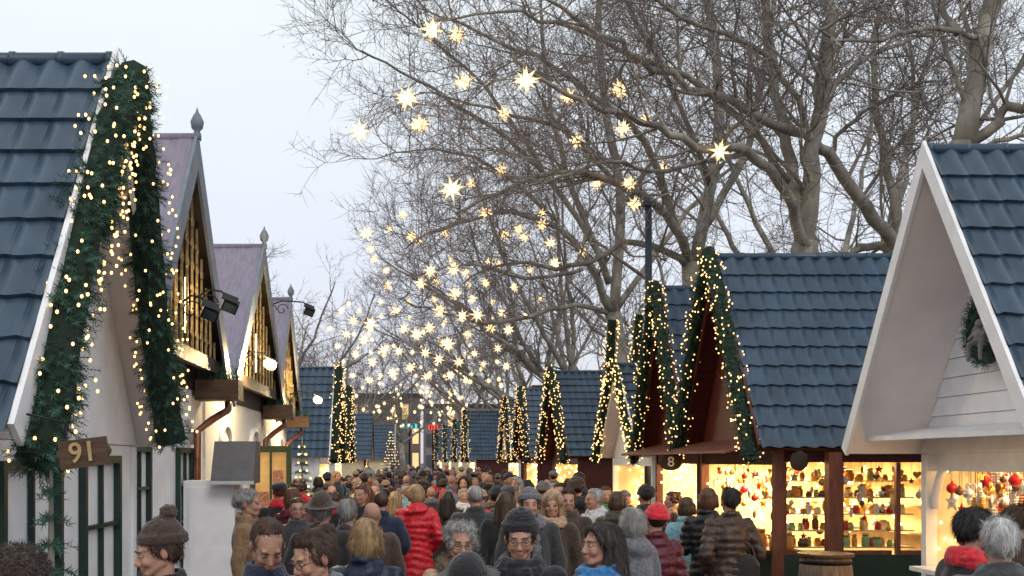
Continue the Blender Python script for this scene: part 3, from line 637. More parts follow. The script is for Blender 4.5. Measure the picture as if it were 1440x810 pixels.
lit=M('lit_pane',(.5,.30,.10),.3,.6,2.5,0,emit=.32,ecol=(1,.55,.18))
window(r,wx+.004,6.4,7.5,.9,2.1,dgreen,pm=lit,bars=1)
# ---------------------------------------------------------------- chalets
def chalet(X0,Yc,hw,ze,zr,label,depth=3.4):
    zr-=.06; root=thing('chalet',label,'chalet',(X0-depth/2,Yc,0)); roof_parts(root,X0,Yc,hw,ze,zr,depth,-1,lilac,bluegrey,dbrown,tarp=True,bw=.2)
    b=MB(); b.tube([V((X0+.02,Yc,zr+z)) for z in(0,.06,.1,.13,.2,.26,.30,.35)],[.045,.045,.03,.06,.072,.045,.018,.004],12); b.build('finial',bluegrey,root,smooth=True)
    wx=X0-.32; g=MB(); hh=hw-.08; g.prism([(wx,Yc-hh,ze),(wx,Yc+hh,ze),(wx,Yc,zr-.08)],(-.05,0,0)); g.build('gable_wall',dbrown,root)
    o=MB(); n=7; o.bb(X0-.108,X0-.07,Yc-hh+.3,Yc+hh-.3,ze+.30,ze+.36)
    for i in range(-n+1,n):
        y=Yc+i*hh/(n+1); zt=ze+(zr-ze-.25)*(1-abs(i)/(n+1)); o.bb(X0-.10,X0-.075,y-.010,y+.010,ze+.3,zt)
        k=0; zc=ze+.52
        while zc<zt-.12:
            o.tube([V((X0-.085,y+(.085-.006*a)*math.cos(a*.6)*(1 if k%2 else -1),zc+(.085-.006*a)*math.sin(a*.6))) for a in range(11)],.009,4); zc+=.24; k+=1
    o.build('gilt_fretwork',gold,root,smooth=False)
    b=MB(); b.bb(X0-.14,X0-.06,Yc-hh+.25,Yc+hh-.25,ze+.2,ze+.36); b.build('cross_beam',dbrown,root)
    b=MB(); b.bb(wx-.02,wx-.14,Yc-hw+.05,Yc+hw-.05,.02,ze-.003); b.bb(wx-.14,X0-depth+.1,Yc-hw+.05,Yc-hw+.15,.02,ze-.003); b.bb(wx-.14,X0-depth+.1,Yc+hw-.15,Yc+hw-.05,.02,ze-.003); b.bb(X0-depth+.1,X0-depth+.2,Yc-hw+.15,Yc+hw-.15,.02,ze-.003); b.build('wall',white,root)
    for k,yy in enumerate((Yc-hw*.5,Yc+hw*.45)):
        window(root,wx-.016,yy-.42,yy+.42,1.0,2.25,dgreen,pm=darkglass if k==0 else lit,bars=2)
        b=MB(); b.tube([V((wx,yy+.48*math.cos(a*PI/10),2.30+.3*math.sin(a*PI/10))) for a in range(11)],.045,6); b.build('window_arch',white,root,smooth=True)
    b=MB(); b.bb(X0-.18,X0-.155,Yc+hw*.15,Yc+hw*.15+.05,ze+.55,ze+1.15); b.build('tube_lamp',tubeg,root)
    b=MB(); b.bb(X0-.18,X0-.155,Yc-hw*.3,Yc-hw*.3+.05,ze+.55,ze+1.05); b.build('tube_lamp',tubeg,root)
    l=bpy.data.lights.new('gable_glow','POINT'); l.energy=8; l.color=(1,.74,.42); l.shadow_soft_size=.1; o=bpy.data.objects.new('gable_lamp_light',l); C.objects.link(o); o.location=(X0-.0,Yc+.1,ze+.9)
    ye=Yc+hw-.15; b=MB(); b.tube([V((X0+.0,ye,ze-.05)),V((X0+.02,ye-.12,ze-.22)),V((X0-.12,ye-.5,ze-.36)),V((wx+.08,ye-.75,ze-.5)),V((wx+.08,ye-.78,ze-1.3)),V((wx+.08,ye-.78,.1))],.045,8); b.build('downpipe',copper,root,smooth=True)
    b=MB(); b.bb(wx+.02,X0+.22,ye-.6,ye-.2,ze-.12,ze+.12); b.build('planter_box',brown,root)
    b=MB()
    for q in range(60):
        p=V((R.uniform(wx+.05,X0+.2),R.uniform(ye-.58,ye-.22),ze+.12)); d=V((R.gauss(0,.4),R.gauss(0,.4),1)).normalized(); b.tube([p,p+d*R.uniform(.1,.3)],[.006,.002],3)
    b.build('planter_twigs',ndl2,root,kind='stuff')
    return root
chalet(-2.3,12.05,2.3,2.95,5.55,'first white chalet with gilt gable and lilac roof cover')
chalet(-2.3,17.5,3.05,2.95,5.42,'second white chalet with lilac roof cover and floodlight')
chalet(-2.5,23.2,2.5,2.95,5.42,'third smallest looking chalet with finial on the left')
def lamp(px,py,Y,wallx,label,on=True,sz=.07,power=60):
    c=P(px,py,Y); t=thing('floodlight',label,'lamp',c); b=MB()
    b.tube([V((wallx,Y,c.z+.02)),V(((wallx+c.x)/2,Y,c.z+.18)),V((c.x-.1,Y,c.z+.16)),V((c.x,Y,c.z+.05))],.012,6)
    cx=(wallx+c.x)/2
    for q in(0,1): b.tube([V((cx-q*.2+(.11-.006*a)*math.cos(a*.5),Y,c.z+.03+(.11-.006*a)*math.sin(a*.5))) for a in range(16)],.008,5)
    b.build('scroll_arm',iron,t,smooth=True)
    b=MB(); rot=Matrix.Rotation(math.radians(35 if not on else 12),3,'X')@Matrix.Rotation(math.radians(25),3,'Y'); b.box(c,(.17,.09,.13),rot); b.box(c+V((0,-.02,.08)),(.18,.14,.012),rot); b.build('housing',iron,t)
    b=MB(); q=c+rot@V((0,-.055,0))
    if on:
        b.ell(q,(.10,.02,.075),rot); b.build('glare_dish',floodr,t,smooth=True); b=MB(); b.ell(q+V((0,-.03,0)),(sz,sz*.5,sz)); b.build('lit_bulb',flood,t,smooth=True); l=bpy.data.lights.new('flood','POINT'); l.energy=power; l.color=(1,.74,.36); l.shadow_soft_size=.08; o=bpy.data.objects.new('flood_light',l); C.objects.link(o); o.location=q+V((.05,-.2,0))  # dish behind the bulb glows by itself to imitate glare, reflects nothing
    else: b.box(q,(.14,.01,.10),rot); b.build('lens',darkglass,t)
lamp(324,430,12.6,-2.5,'unlit black floodlight on scroll arm of the first chalet',on=False)
lamp(296,440,11.8,-2.5,'small tilted lamp left of the black floodlight',on=False)
lamp(380,512,16.2,-2.6,'dazzling lit floodlight on the second chalet',power=240,sz=.062)
lamp(447,562,24,-2.8,'lit floodlight on the farthest chalet',power=200,sz=.075)
lamp(435,438,19.5,-2.7,'unlit lamp on the scroll arm high before the third chalet',on=False)
c0=P(258,676,12.9); c1=P(330,676,12.9); t=thing('counter_cabinet','white panelled cabinet beside the first chalet','cabinet',((c0.x+c1.x)/2,13.1,0))
b=MB(); b.bb(c0.x,c1.x,12.9,13.5,0,c0.z); b.build('carcass',white,t); b=MB(); b.bb(c0.x+.06,c1.x-.06,12.885,12.898,.1,c0.z-.08); b.build('door_panel',white,t)
a0=P(296,620,12.7);a1=P(356,680,12.7); t=thing('grey_hood','grey metal serving hood on the white cabinet','hood',((a0.x+a1.x)/2,12.9,a1.z))
b=MB(); b.prism([(a0.x,12.7,a1.z),(a0.x,12.7,a1.z+.04),(a0.x,12.95,a0.z),(a0.x,13.3,a0.z),(a0.x,13.3,a1.z)],(a1.x-a0.x,0,0)); b.build('shell',greym,t); b=MB(); b.bb(a0.x-.01,a1.x+.01,12.68,12.698,a1.z-.01,a1.z+.03); b.build('rim',M('bright_rim',(.5,.5,.5),.3,.1,5,0),t)
a0=P(355,627,15.9);a1=P(406,742,15.9); t=thing('display_case','green framed glazed menu case with warm light inside','display case',((a0.x+a1.x)/2,16.0,0))
b=MB()
for x in(a0.x,a1.x): b.bb(x-.035,x+.035,15.9,15.96,0,a0.z)
b.bb(a0.x+.035,a1.x-.035,15.9,15.96,a0.z-.09,a0.z); b.bb(a0.x+.035,a1.x-.035,15.9,15.96,a1.z,a1.z+.09); b.bb((a0.x+a1.x)/2-.015,(a0.x+a1.x)/2+.015,15.905,15.955,a1.z+.09,a0.z-.09); b.build('frame',M('green_case',(.05,.075,.03),.4,.2,6,.1),t)
b=MB(); b.bb(a0.x+.03,a1.x-.03,15.965,15.98,a1.z,a0.z); b.build('lit_back',lit,t)
b=MB(); b.bb(a0.x+.07,a0.x+.22,15.93,15.95,a1.z+.2,a1.z+.5); b.bb(a1.x-.22,a1.x-.08,15.93,15.95,a1.z+.4,a1.z+.8); b.build('menu_sheet',M('menu_paper',(.5,.2,.12),.6,.7,40,0),t)
# ---------------------------------------------------------------- garlands
bm_=MB(); bm_.ell((0,0,0),(.0095,.0095,.0115),nu=8,nv=6); BULB=bm_.mesh('bulb',[bulbm],True)
def curve_pt(pts,t):
    ls=[(pts[i+1]-pts[i]).length for i in range(len(pts)-1)]; d=t*sum(ls)
    for i,l in enumerate(ls):
        if d<=l or i==len(ls)-1: return pts[i].lerp(pts[i+1],min(1,d/l)),(pts[i+1]-pts[i]).normalized()
        d-=l
def garland(pts,rad,label,dens=200,nb=80,near=True,cat='garland',group=None,needle=.036,nw=.0028,bs=None):
    pts=[V(p) for p in pts]; L=sum((pts[i+1]-pts[i]).length for i in range(len(pts)-1)); root=thing('garland',label,cat,pts[-1],0,group)
    mb=MB(); vs=mb.v; fs=mb.f; ms=mb.m; n=int(L*dens); so=R.uniform(0,50)
    for k in range(n):
        p,d=curve_pt(pts,R.random()); a=d.orthogonal().normalized(); b=d.cross(a); th=R.uniform(0,2*PI); rr=rad*(.85+.35*noise.noise(p*3.5+V((so,0,0))))
        rd=a*math.cos(th)+b*math.sin(th); sd=(rd+d*R.uniform(-.2,.8)+V((0,0,-.3))).normalized(); ln=rr*R.uniform(.55,1.1); st=p+rd*rr*.22
        si=sd.orthogonal().normalized(); si2=sd.cross(si); mi=1 if R.random()<.5 else 0; nn=9 if near else 5
        for q in range(nn):
            bp=st+sd*ln*(.1+.9*q/nn)
            for s in(0,1,2):
                an=s*2.1+q*1.1; dr=(si*math.cos(an)+si2*math.sin(an))*.8+sd*.7; tp=bp+dr*needle*R.uniform(.7,1.1); w=sd.cross(dr).normalized()*nw; o=len(vs)
                vs.extend((tuple(bp-w),tuple(bp+w),tuple(tp))); fs.append((o,o+1,o+2)); ms.append(mi)
    mb.build('foliage',[ndl,ndl2],root)
    c=MB(); m=24; c.tube([curve_pt(pts,i/m)[0] for i in range(m+1)],[rad*.55*(1+.2*noise.noise(V((i*.7,0,0)))) for i in range(m+1)],8); c.build('rope_core',core,root)
    rest=MB()
    for k in range(nb):
        p,d=curve_pt(pts,(k+R.random())/nb); a=d.orthogonal().normalized(); b=d.cross(a); th=R.uniform(0,2*PI); q=p+(a*math.cos(th)+b*math.sin(th))*rad*R.uniform(.75,1.15)
        if near and k%max(1,math.ceil(nb/100))==0: o=bpy.data.objects.new('bulb',BULB); C.objects.link(o); o.parent=root; o.location=q-V(root.location)
        else: s=bs or (.0095 if near else .0145); rest.ell(q,(s,s,s*1.2),nu=6,nv=4)
    if rest.v: rest.build('fairy_lights',bulbm,root,kind='stuff')
    return root
def gable_garlands(X,Yc,hw,ze,zr,what,rad=.13,near=True,nb=60,dens=160,down=.12):
    for sg,w in((-1,'near'),(1,'far')):
        garland([(X,Yc+sg*.02,zr+.02),(X,Yc+sg*hw*.5,(zr+ze)/2+.02),(X,Yc+sg*hw*.99,ze-down)],rad,'lit fir garland on the %s verge of %s'%(w,what),dens,nb,near,needle=.038 if near else .05,nw=.003 if near else .005)
garland([P(188,105,7.85),P(160,170,7.4),P(122,300,6.95),P(88,470,6.4),P(70,600,6.1),P(50,650,6.0)],.20,'thick lit garland on near verge of left tiled house',430,230,needle=.045,nw=.0034)
garland([P(184,110,7.9),P(197,240,8.3),P(214,430,8.7),P(240,620,9.05)],.21,'thick lit garland on far verge of left tiled house',430,210,needle=.045,nw=.0034)
garland([P(160,120,7.6),P(145,210,7.5),P(140,320,7.2)],.17,'short extra garland under the apex of left tiled house',380,80,needle=.045,nw=.0034)
gable_garlands(3.9,15.0,1.9,2.25,4.85,'the glazed dark red stall',.145,nb=190,dens=300)
gable_garlands(3.95,18.6,1.68,2.25,4.98,'the stall numbered 8',.145,nb=180,dens=260)
gable_garlands(4.15,23.6,2.3,2.2,4.12,'the low white stall',.11,near=False,nb=170,dens=190)
gable_garlands(4.0,33,2.9,2.2,4.75,'the fifth right stall',.15,near=False,nb=190,dens=150)
gable_garlands(4.0,42.3,2.6,2.2,4.8,'the sixth right stall',.17,near=False,nb=160,dens=130)
gable_garlands(4.0,49.5,2.6,2.2,4.8,'the seventh right stall',.17,near=False,nb=140,dens=110)
gable_garlands(2.85,62,2.6,2.2,4.8,'the forward standing stall',.19,near=False,nb=110,dens=100)
gable_garlands(2.8,76,2.2,2.2,4.8,'the stall past the forward standing one',.22,near=False,nb=70,dens=80)
gable_garlands(2.5,88,2.2,2.2,4.8,'the second last right stall',.24,near=False,nb=60,dens=80)
gable_garlands(2.1,100,2.2,2.2,4.8,'the last right stall',.25,near=False,nb=50,dens=80)
gable_garlands(-2.15,33,2.0,2.2,4.8,'the blue roofed stall past the chalets',.19,near=False,nb=150,dens=150)
gable_garlands(-2.35,42,2.0,2.2,4.8,'the second blue roofed stall on the left',.2,near=False,nb=110,dens=110)
for i,(px,yt,yb,Y) in enumerate(((861,450,520,27),(899,443,510,26))):
    garland([P(px,yt,Y),P(px-2,(yt+yb)/2,Y),P(px-4,yb,Y),P(px-5,640,Y)],.18,['lit garland wrapped upright behind the low white stall, left one','lit garland wrapped upright behind the low white stall, right one'][i],150,150,False,needle=.05,nw=.005)
c=V((5.08,10.05,3.27)); t=thing('wreath','round green fir wreath on the white gable','wreath',c)
mb=MB()
for k in range(1100):
    a=R.uniform(0,2*PI); p=c+V((0,.25*math.cos(a),.25*math.sin(a))); d=V((R.uniform(-1,.1),R.uniform(-1,1),R.uniform(-1,1))).normalized(); si=d.orthogonal()
    for q in range(7):
        bp=p+d*.13*q/7; dr=(si*math.cos(q*2)+d.cross(si)*math.sin(q*2)+d*.8).normalized()*.045; w=d.cross(dr).normalized()*.0038; mb.add([bp-w,bp+w,bp+dr],[(0,1,2)],1 if k%3 else 0)
mb.build('foliage',[ndl,ndl2],t); mb=MB(); mb.tube([c+V((0,.25*math.cos(a*PI/10),.25*math.sin(a*PI/10))) for a in range(20)],.07,8,closed=True); mb.build('ring',core,t,smooth=True)
mb=MB(); mb.ell((0,0,.13),(.05,.04,.07)); mb.ell((0,-.01,.24),(.038,.04,.042)); mb.cap((.03,0,.09),(.06,-.09,.05),.03,.022); mb.cap((.06,-.09,.05),(.06,-.09,-.07),.022,.015); mb.cap((-.03,0,.09),(-.05,-.08,.06),.03,.022); mb.cap((-.05,-.08,.06),(-.06,-.08,-.08),.022,.015)
mb.cap((.05,0,.17),(.07,-.07,.13),.018,.014); mb.cap((-.05,0,.17),(-.08,-.04,.11),.018,.014); mb.ell((.06,.04,.17),(.05,.012,.07)); mb.ell((-.06,.04,.17),(.05,.012,.07))
me=remesh(mb,.008,'cherub_figure',stone,1); o=bpy.data.objects.new('cherub_figure',me); C.objects.link(o); o.location=c+V((-.15,-.17,-.22)); o.rotation_euler=(0,0,-PI/3); tag(o,'grey stone cherub figure sitting in the green wreath','figurine')
def fir(x,y,h,rad,label,lights=0,tiers=16,sparse=False):
    root=thing('fir_tree',label,'fir tree',(x,y,0)); b=MB(); b.tube([V((x,y,0)),V((x,y,h))],[.05,.008],7); b.build('trunk',bark,root); mb=MB(); bl=MB()
    for i in range(tiers):
        z=h*(.12+.86*i/tiers); rr=rad*(1-i/tiers)+.05; nb=9 if not sparse else 6
        for j in range(nb):
            a=2*PI*j/nb+i*1.3+R.uniform(-.3,.3); d=V((math.cos(a),math.sin(a),-.12+.5*i/tiers)).normalized(); ln=rr*R.uniform(.75,1.1); n=int(ln/.022)+3
            for q in range(n):
                bp=V((x,y,z))+d*ln*q/n+V((0,0,-.08*(q/n)**2))
                for s in range(4):
                    si=d.orthogonal().normalized(); an=s*PI/2+q; dr=((si*math.cos(an)+d.cross(si)*math.sin(an))+d*.6)*.045; w=d.cross(dr).normalized()*.0035; mb.add([bp-w,bp+w,bp+dr],[(0,1,2)],(q+s)%2)
            if lights and R.random()<lights: bl.ell(V((x,y,z))+d*ln*R.uniform(.5,1),(.018,.018,.02),nu=6,nv=4)
    mb.build('foliage',[ndl,ndl2],root)
    if bl.v: bl.build('fairy_lights',bulbm,root,kind='stuff')
fir(P(72,0,6.0).x-.0,6.0,2.12,.42,'sparse young fir tree at lower left below number 91',sparse=True,tiers=13)
fir(P(425,0,19).x,19,2.5,.5,'small lit fir tree beside the chalets',lights=.4)
fir(P(550,0,56).x,56,3.7,.8,'lit cone shaped fir tree at the end of the aisle',lights=.6,tiers=22)
# ---------------------------------------------------------------- stars
sm=MB(); dirs=[]
for x in(-1,0,1):
    for y in(-1,0,1):
        for z in(-1,0,1):
            k=abs(x)+abs(y)+abs(z)
            if k in(1,2): dirs.append((V((x,y,z)).normalized(),1.0 if k==1 else .9))
            elif k==3: dirs.append((V((x,y,z)).normalized(),.5))
for d,l in dirs:
    a=d.orthogonal().normalized(); b=d.cross(a); rb=.034 if l>.6 else .026; bs=d*.04
    sm.add([bs+a*rb,bs+b*rb,bs-a*rb,bs-b*rb,d*.225*l],[(0,1,4),(1,2,4),(2,3,4),(3,0,4)])
sm.ell((0,0,0),(.046,.046,.046),nu=12,nv=8)
SM=sm.mesh('star',[starm]); hw_=MB(); hw_.tube([V((0,0,.2)),V((0,0,.75))],.003,4); HWm=hw_.mesh('hanger',[iron])
STARS=[(607,42,38,'leftmost of the top pair of stars'),(643,49,32,'right star of the top pair'),(652,114,34,'star just below the top pair'),(740,113,40,'largest star high above the middle of the aisle'),(572,138,38,'star at the upper left against pale sky'),(590,175,34,'star just under the upper left star'),(505,184,36,'leftmost star against the pale sky'),(709,160,28,'star below the largest star'),(799,136,32,'star right of the largest star'),(822,138,22,'small star touching the one right of largest'),(871,126,34,'star at upper right before the thick limb'),(876,181,28,'star below the upper right star'),(908,167,22,'small star right of the upper right pair'),(810,198,28,'star at mid height before the branches'),(1012,213,34,'rightmost star on the long plane limb'),(934,234,22,'small star left of the rightmost star'),(885,258,26,'star above the small star of the right side'),(839,259,22,'small star left of the right side star'),(892,287,26,'lowest star of the right side trio'),(705,239,24,'star right of the big low star'),(635,266,38,'big low star above the middle of the aisle'),(662,258,20,'small star touching the big low star'),(683,299,26,'star below right of the big low star'),(566,302,18,'small star left of the big low star'),(515,328,24,'star on the left edge of the star field')]
more=[(548,322,16),(579,333,22),(626,328,20),(521,350,18),(710,330,24),(729,322,26),(737,333,22),(762,300,20),(762,316,24),(820,354,20),(774,342,22),(780,371,24),(723,404,18),(700,372,18),(688,367,16),(655,383,18),(638,378,26),(605,381,26),(592,398,24),(614,397,18),(640,413,26),(618,437,26),(650,444,22),(671,443,26),(664,420,18),(683,398,18),(706,440,18),(545,402,20),(543,380,16),(526,365,16),(555,436,20),(568,462,20),(586,470,24),(604,461,22),(521,456,26),(497,451,20),(480,437,14),(487,470,18),(512,478,20),(630,484,26),(658,470,20),(690,462,20),(715,464,20),(540,492,20),(561,494,18),(598,496,20),(617,505,20),(645,509,20),(667,497,16),(700,490,16),(712,515,16),(500,498,16),(475,487,14),(524,510,18),(577,517,18),(552,525,20),(600,530,18),(633,528,18),(655,535,14),(680,512,14),(520,535,16),(496,528,14),(610,421,16),(634,365,14),(590,340,14),(660,400,14),(738,445,16),(745,380,16),(760,420,14),(693,425,14),(575,425,14),(535,425,12),(464,462,12)]
def star(px,py,sz,label,group,hang):
    Y=F*.41/sz; c=P(px,py,Y); t=thing('star_lantern',label,'star lantern',c,0,group); t.rotation_euler=(R.uniform(-.25,.25),R.uniform(-.3,.3),R.uniform(-.5,.5))
    o=bpy.data.objects.new('star_shade',SM); C.objects.link(o); o.parent=t
    if hang: o=bpy.data.objects.new('hanger',HWm); C.objects.link(o); o.parent=t
for px,py,sz,w in STARS: star(px,py,sz*1.04,'glowing pointed paper star, '+w,None,True)
for px,py,sz in more: star(px,py,sz*.98,'mid sized glowing star in the star field over the aisle','mid sized stars over the aisle',sz>=20)
for k in range(150):
    Y=R.uniform(46,98); t=(Y-46)/52; X=R.uniform(-3.6,4.2)*(1-.15*t); z=R.uniform(4.7,9.0)
    tt=thing('star_lantern','tiny glowing star in the distant swarm over the aisle','star lantern',(X,Y,z),R.uniform(0,1.5),'tiny stars in the distant swarm',.78)
    o=bpy.data.objects.new('star_shade',SM); C.objects.link(o); o.parent=tt
# ---------------------------------------------------------------- trees
def path(p,d,L,segs,wan,up,rnd):
    pts=[p]; d=d.normalized()
    for i in range(segs):
        d=(d+V((rnd.gauss(0,wan),rnd.gauss(0,wan),rnd.gauss(0,wan)+up))).normalized(); p=p+d*(L/segs); pts.append(p)
    return pts
def twig3(mb,a,b,c,r):
    d=(b-a).normalized(); u=d.orthogonal().normalized()*r; w=d.cross(u); o=len(mb.v); q=(u,u*-.5+w*.87,u*-.5-w*.87)
    for e in q: mb.v.append((a.x+e.x,a.y+e.y,a.z+e.z))
    for e in q: mb.v.append((b.x+e.x*.75,b.y+e.y*.75,b.z+e.z*.75))
    mb.v.append(tuple(c)); f=mb.f
    f.extend(((o,o+1,o+4,o+3),(o+1,o+2,o+5,o+4),(o+2,o,o+3,o+5),(o+3,o+4,o+6),(o+4,o+5,o+6),(o+5,o+3,o+6))); mb.m.extend((0,)*6)
def samp(pts,t):
    n=len(pts)-1; f=min(n-1e-6,t*n); i=int(f); return pts[i].lerp(pts[i+1],f-i),(pts[i+1]-pts[i]).normalized()
def tree(label,trunk,limbs,seed,n1=9,n2=8,n3=7,bias=V((-.05,0,.12)),L1=2.7,group=None,rs=1.0,balls=True):
    rnd=random.Random(seed); base=trunk[0][0]; root=thing('plane_tree',label,'tree',(base[0],base[1],0),0,group); tm=MB(); cr=MB()
    tp=[V(p) for p,_ in trunk]; tm.tube(tp,[r for _,r in trunk],12)
    def spawnb(pts,r0,lvl,n):
        for k in range(n):
            t=rnd.uniform(.18,1.0) if lvl>0 else rnd.uniform(.12,1); p,d=samp(pts,t); a=d.orthogonal().normalized(); b=d.cross(a); th=rnd.uniform(0,2*PI); an=math.radians(rnd.uniform(30,75))
            nd=d*math.cos(an)+(a*math.cos(th)+b*math.sin(th))*math.sin(an)+bias*1.2; r=max(.0045,r0*(1-.75*t)*.6)
            if lvl==0:
                q=path(p,nd,L1*rnd.uniform(.6,1.25)*(1.1-.45*t),6,.16,.05,rnd); r=min(max(r,.016*rs),.042); tm.tube(q,[r*(1-.8*i/6) for i in range(7)],5,cap=False); spawnb(q,r,1,n2)
            elif lvl==1:
                q=path(p,nd,1.45*rnd.uniform(.6,1.2),4,.18,.03,rnd); r=max(min(r,.014),.008*rs); cr.tube(q,[r*(1-.65*i/4) for i in range(5)],3,cap=False); spawnb(q,r,2,n3)
            else:
                q=path(p,nd,.66*rnd.uniform(.5,1.2),2,.2,.03,rnd); twig3(cr,q[0],q[1],q[2],.0048*rs)
                if balls and rnd.random()<.06:
                    c=q[2]+V((0,0,-.05)); s=.017; o=len(cr.v)
                    for e in((s,0,0),(-s,0,0),(0,s,0),(0,-s,0),(0,0,s),(0,0,-s)): cr.v.append(tuple(c+V(e)))
                    for f in((0,2,4),(2,1,4),(1,3,4),(3,0,4),(2,0,5),(1,2,5),(3,1,5),(0,3,5)): cr.f.append(tuple(o+i for i in f)); cr.m.append(0)
    for pts,ra,rb in limbs:
        ra*=.85; q=[]; m=len(pts)
        for i in range(m-1):
            p0=pts[max(0,i-1)];p1=pts[i];p2=pts[i+1];p3=pts[min(m-1,i+2)]
            for k in range(4):
                t=k/4; q.append(.5*((2*p1)+(p2-p0)*t+(2*p0-5*p1+4*p2-p3)*t*t+(3*p1-p0-3*p2+p3)*t**3)+V((rnd.gauss(0,.03),rnd.gauss(0,.06),rnd.gauss(0,.03))))
        q.append(pts[-1]); n=len(q)-1; tm.tube(q,[ra+(rb-ra)*i/n for i in range(n+1)],9); spawnb(q,ra*.7,0,n1)
    tm.build('trunk',bark,root,smooth=True); cr.build('crown',twig,root)
def LP(Ya,Yb,*pp):
    n=len(pp)-1; return [P(x,y,Ya+(Yb-Ya)*i/n) for i,(x,y) in enumerate(pp)]
X=P(1345,0,16).x
tree('rightmost bare plane tree rising behind the white stall',[((X,16,0),.28),((X,16,3),.22),(P(1352,200,16),.17)],[
 (LP(16,16,(1352,210),(1372,110),(1392,20),(1410,-90)),.18,.10),(LP(16,15,(1360,205),(1410,165),(1460,140),(1520,120)),.10,.05),(LP(16,17,(1380,80),(1330,20),(1290,-60)),.07,.03),(LP(16,14,(1385,60),(1300,40),(1220,60),(1150,40)),.05,.015)],1)
X=P(1138,0,21).x
tree('big bare plane tree with forked trunk above the glazed stall',[((X,21,0),.36),((X,21,3.2),.27),(P(1132,340,21),.23)],[
 (LP(21,21,(1132,345),(1145,240),(1158,120),(1165,20),(1150,-100)),.21,.09),
 (LP(21,16,(1130,345),(1105,270),(1050,215),(980,205),(900,170),(800,130),(720,80)),.13,.02),
 (LP(21,22,(1132,345),(1108,230),(1092,130),(1075,0),(1060,-100)),.15,.06),
 (LP(21,22,(1158,150),(1205,90),(1270,60),(1350,25)),.08,.02),
 (LP(21,18,(1110,250),(1000,130),(850,60),(730,20),(620,30)),.08,.014),
 (LP(21,19,(1150,200),(1080,80),(960,20),(860,-40)),.08,.02),
 (LP(21,17,(1050,215),(940,240),(850,230),(760,260)),.06,.015)],2,n1=13,n3=10)
X=P(1290,0,23).x
tree('plane tree with long arching limb on the right',[((X,23,0),.34),((X,23,2.8),.27),(P(1262,350,23),.21)],[
 (LP(23,18,(1262,350),(1215,290),(1165,215),(1110,185),(1000,130),(900,85),(840,45),(740,-10)),.17,.02),
 (LP(23,23,(1262,350),(1210,345),(1185,365)),.12,.05),
 (LP(23,24,(1262,350),(1250,240),(1230,130),(1240,0)),.12,.05),
 (LP(23,22,(1262,350),(1320,250),(1380,210),(1450,190)),.10,.04),
 (LP(23,22,(1165,215),(1200,170),(1270,130),(1330,110)),.06,.02)],3,n1=12,n3=9)
X=P(985,0,27).x
tree('bare plane tree leaning left behind the numbered stall',[((X,27,0),.36),((X,27,3.5),.28),(P(972,370,27),.23)],[
 (LP(27,22,(972,372),(935,300),(865,255),(780,245),(690,275),(640,300)),.14,.02),
 (LP(27,28,(975,372),(1000,260),(1012,120),(995,0),(980,-120)),.19,.08),
 (LP(27,24,(968,372),(895,340),(800,375),(720,370),(650,400)),.11,.015),
 (LP(27,27,(990,320),(1050,210),(1080,60),(1100,-60)),.12,.05),
 (LP(27,22,(965,350),(905,200),(800,110),(700,55),(600,15)),.12,.015),
 (LP(27,22,(900,290),(800,190),(690,150),(590,130)),.08,.014),
 (LP(27,25,(1000,260),(940,110),(880,0)),.09,.03)],4,n1=14,n3=10)
X=P(878,0,36).x
tree('bare plane tree behind the low white stall',[((X,36,0),.38),((X,36,4),.31),(P(862,440,36),.26)],[
 (LP(36,30,(862,440),(805,335),(720,300),(620,320),(570,350)),.15,.02),
 (LP(36,37,(862,440),(872,300),(852,150),(842,0),(850,-80)),.21,.08),
 (LP(36,36,(865,440),(930,345),(1000,260),(1050,220)),.13,.04),
 (LP(36,30,(860,440),(790,430),(700,455),(620,440),(560,420)),.11,.015),
 (LP(36,30,(852,370),(760,235),(660,160),(560,100),(500,70)),.12,.015),
 (LP(36,34,(858,400),(800,250),(770,120),(760,0)),.14,.04),
 (LP(36,30,(780,310),(690,230),(610,210),(540,220)),.08,.014),
 (LP(36,32,(760,235),(680,120),(590,40),(520,-20)),.08,.014),
 (LP(36,30,(820,380),(740,390),(650,370),(580,390)),.08,.014),
 (LP(36,38,(870,300),(930,200),(960,80),(1000,20)),.1,.03)],5,n1=13,n3=9,rs=1.15)
def autotree(x,y,h,label,seed,bx=-.25,n=8,rs=1.3,n1=9,n2=7,n3=6,rad=.36,L1=3.2):
    rnd=random.Random(seed*13); s=V((x-.2,y,h*.28)); limbs=[]
    for k in range(n):
        a=2*PI*k/n+rnd.uniform(-.3,.3); tilt=rnd.uniform(.35,1.1); d=V((math.cos(a)*math.sin(tilt)+bx,math.sin(a)*math.sin(tilt)*.7,math.cos(tilt))).normalized()
        q=path(s+V((0,0,rnd.uniform(-.6,.2))),d,h*.66*rnd.uniform(.8,1.1),5,.12,.06,rnd); limbs.append((q,rad*.45,.03))
    tree(label,[((x,y,0),rad),((x,y,h*.15),rad*.8),(tuple(s),rad*.7)],limbs,seed,n1,n2,n3,V((bx*.4,0,.12)),L1,None,rs,False)
autotree(7.2,48,16,'bare plane tree fifth along the right row',11,-.55,n=9,n1=11)
autotree(7.0,61,16,'bare plane tree sixth along the right row',12,-.5,rs=1.6,n=9)
autotree(6.5,76,16,'bare plane tree seventh along the right row',13,-.4,rs=1.9,n3=4)
autotree(5.0,95,16,'bare plane tree at the far end of the aisle',14,-.2,rs=2.3,n3=4)
autotree(-7.6,62,14,'rounded bare tree on the left beyond the chalets',15,0,n=9,rs=1.5)
autotree(-5.5,82,13,'bare tree on the left behind the rounded one',16,.1,rs=1.9,n3=5)
autotree(-1.0,118,14,'bare tree closing the middle of the aisle',17,0,rs=2.6,n3=5)
autotree(-6,110,15,'bare tree in the left background gap',18,0,rs=2.4,n3=5)
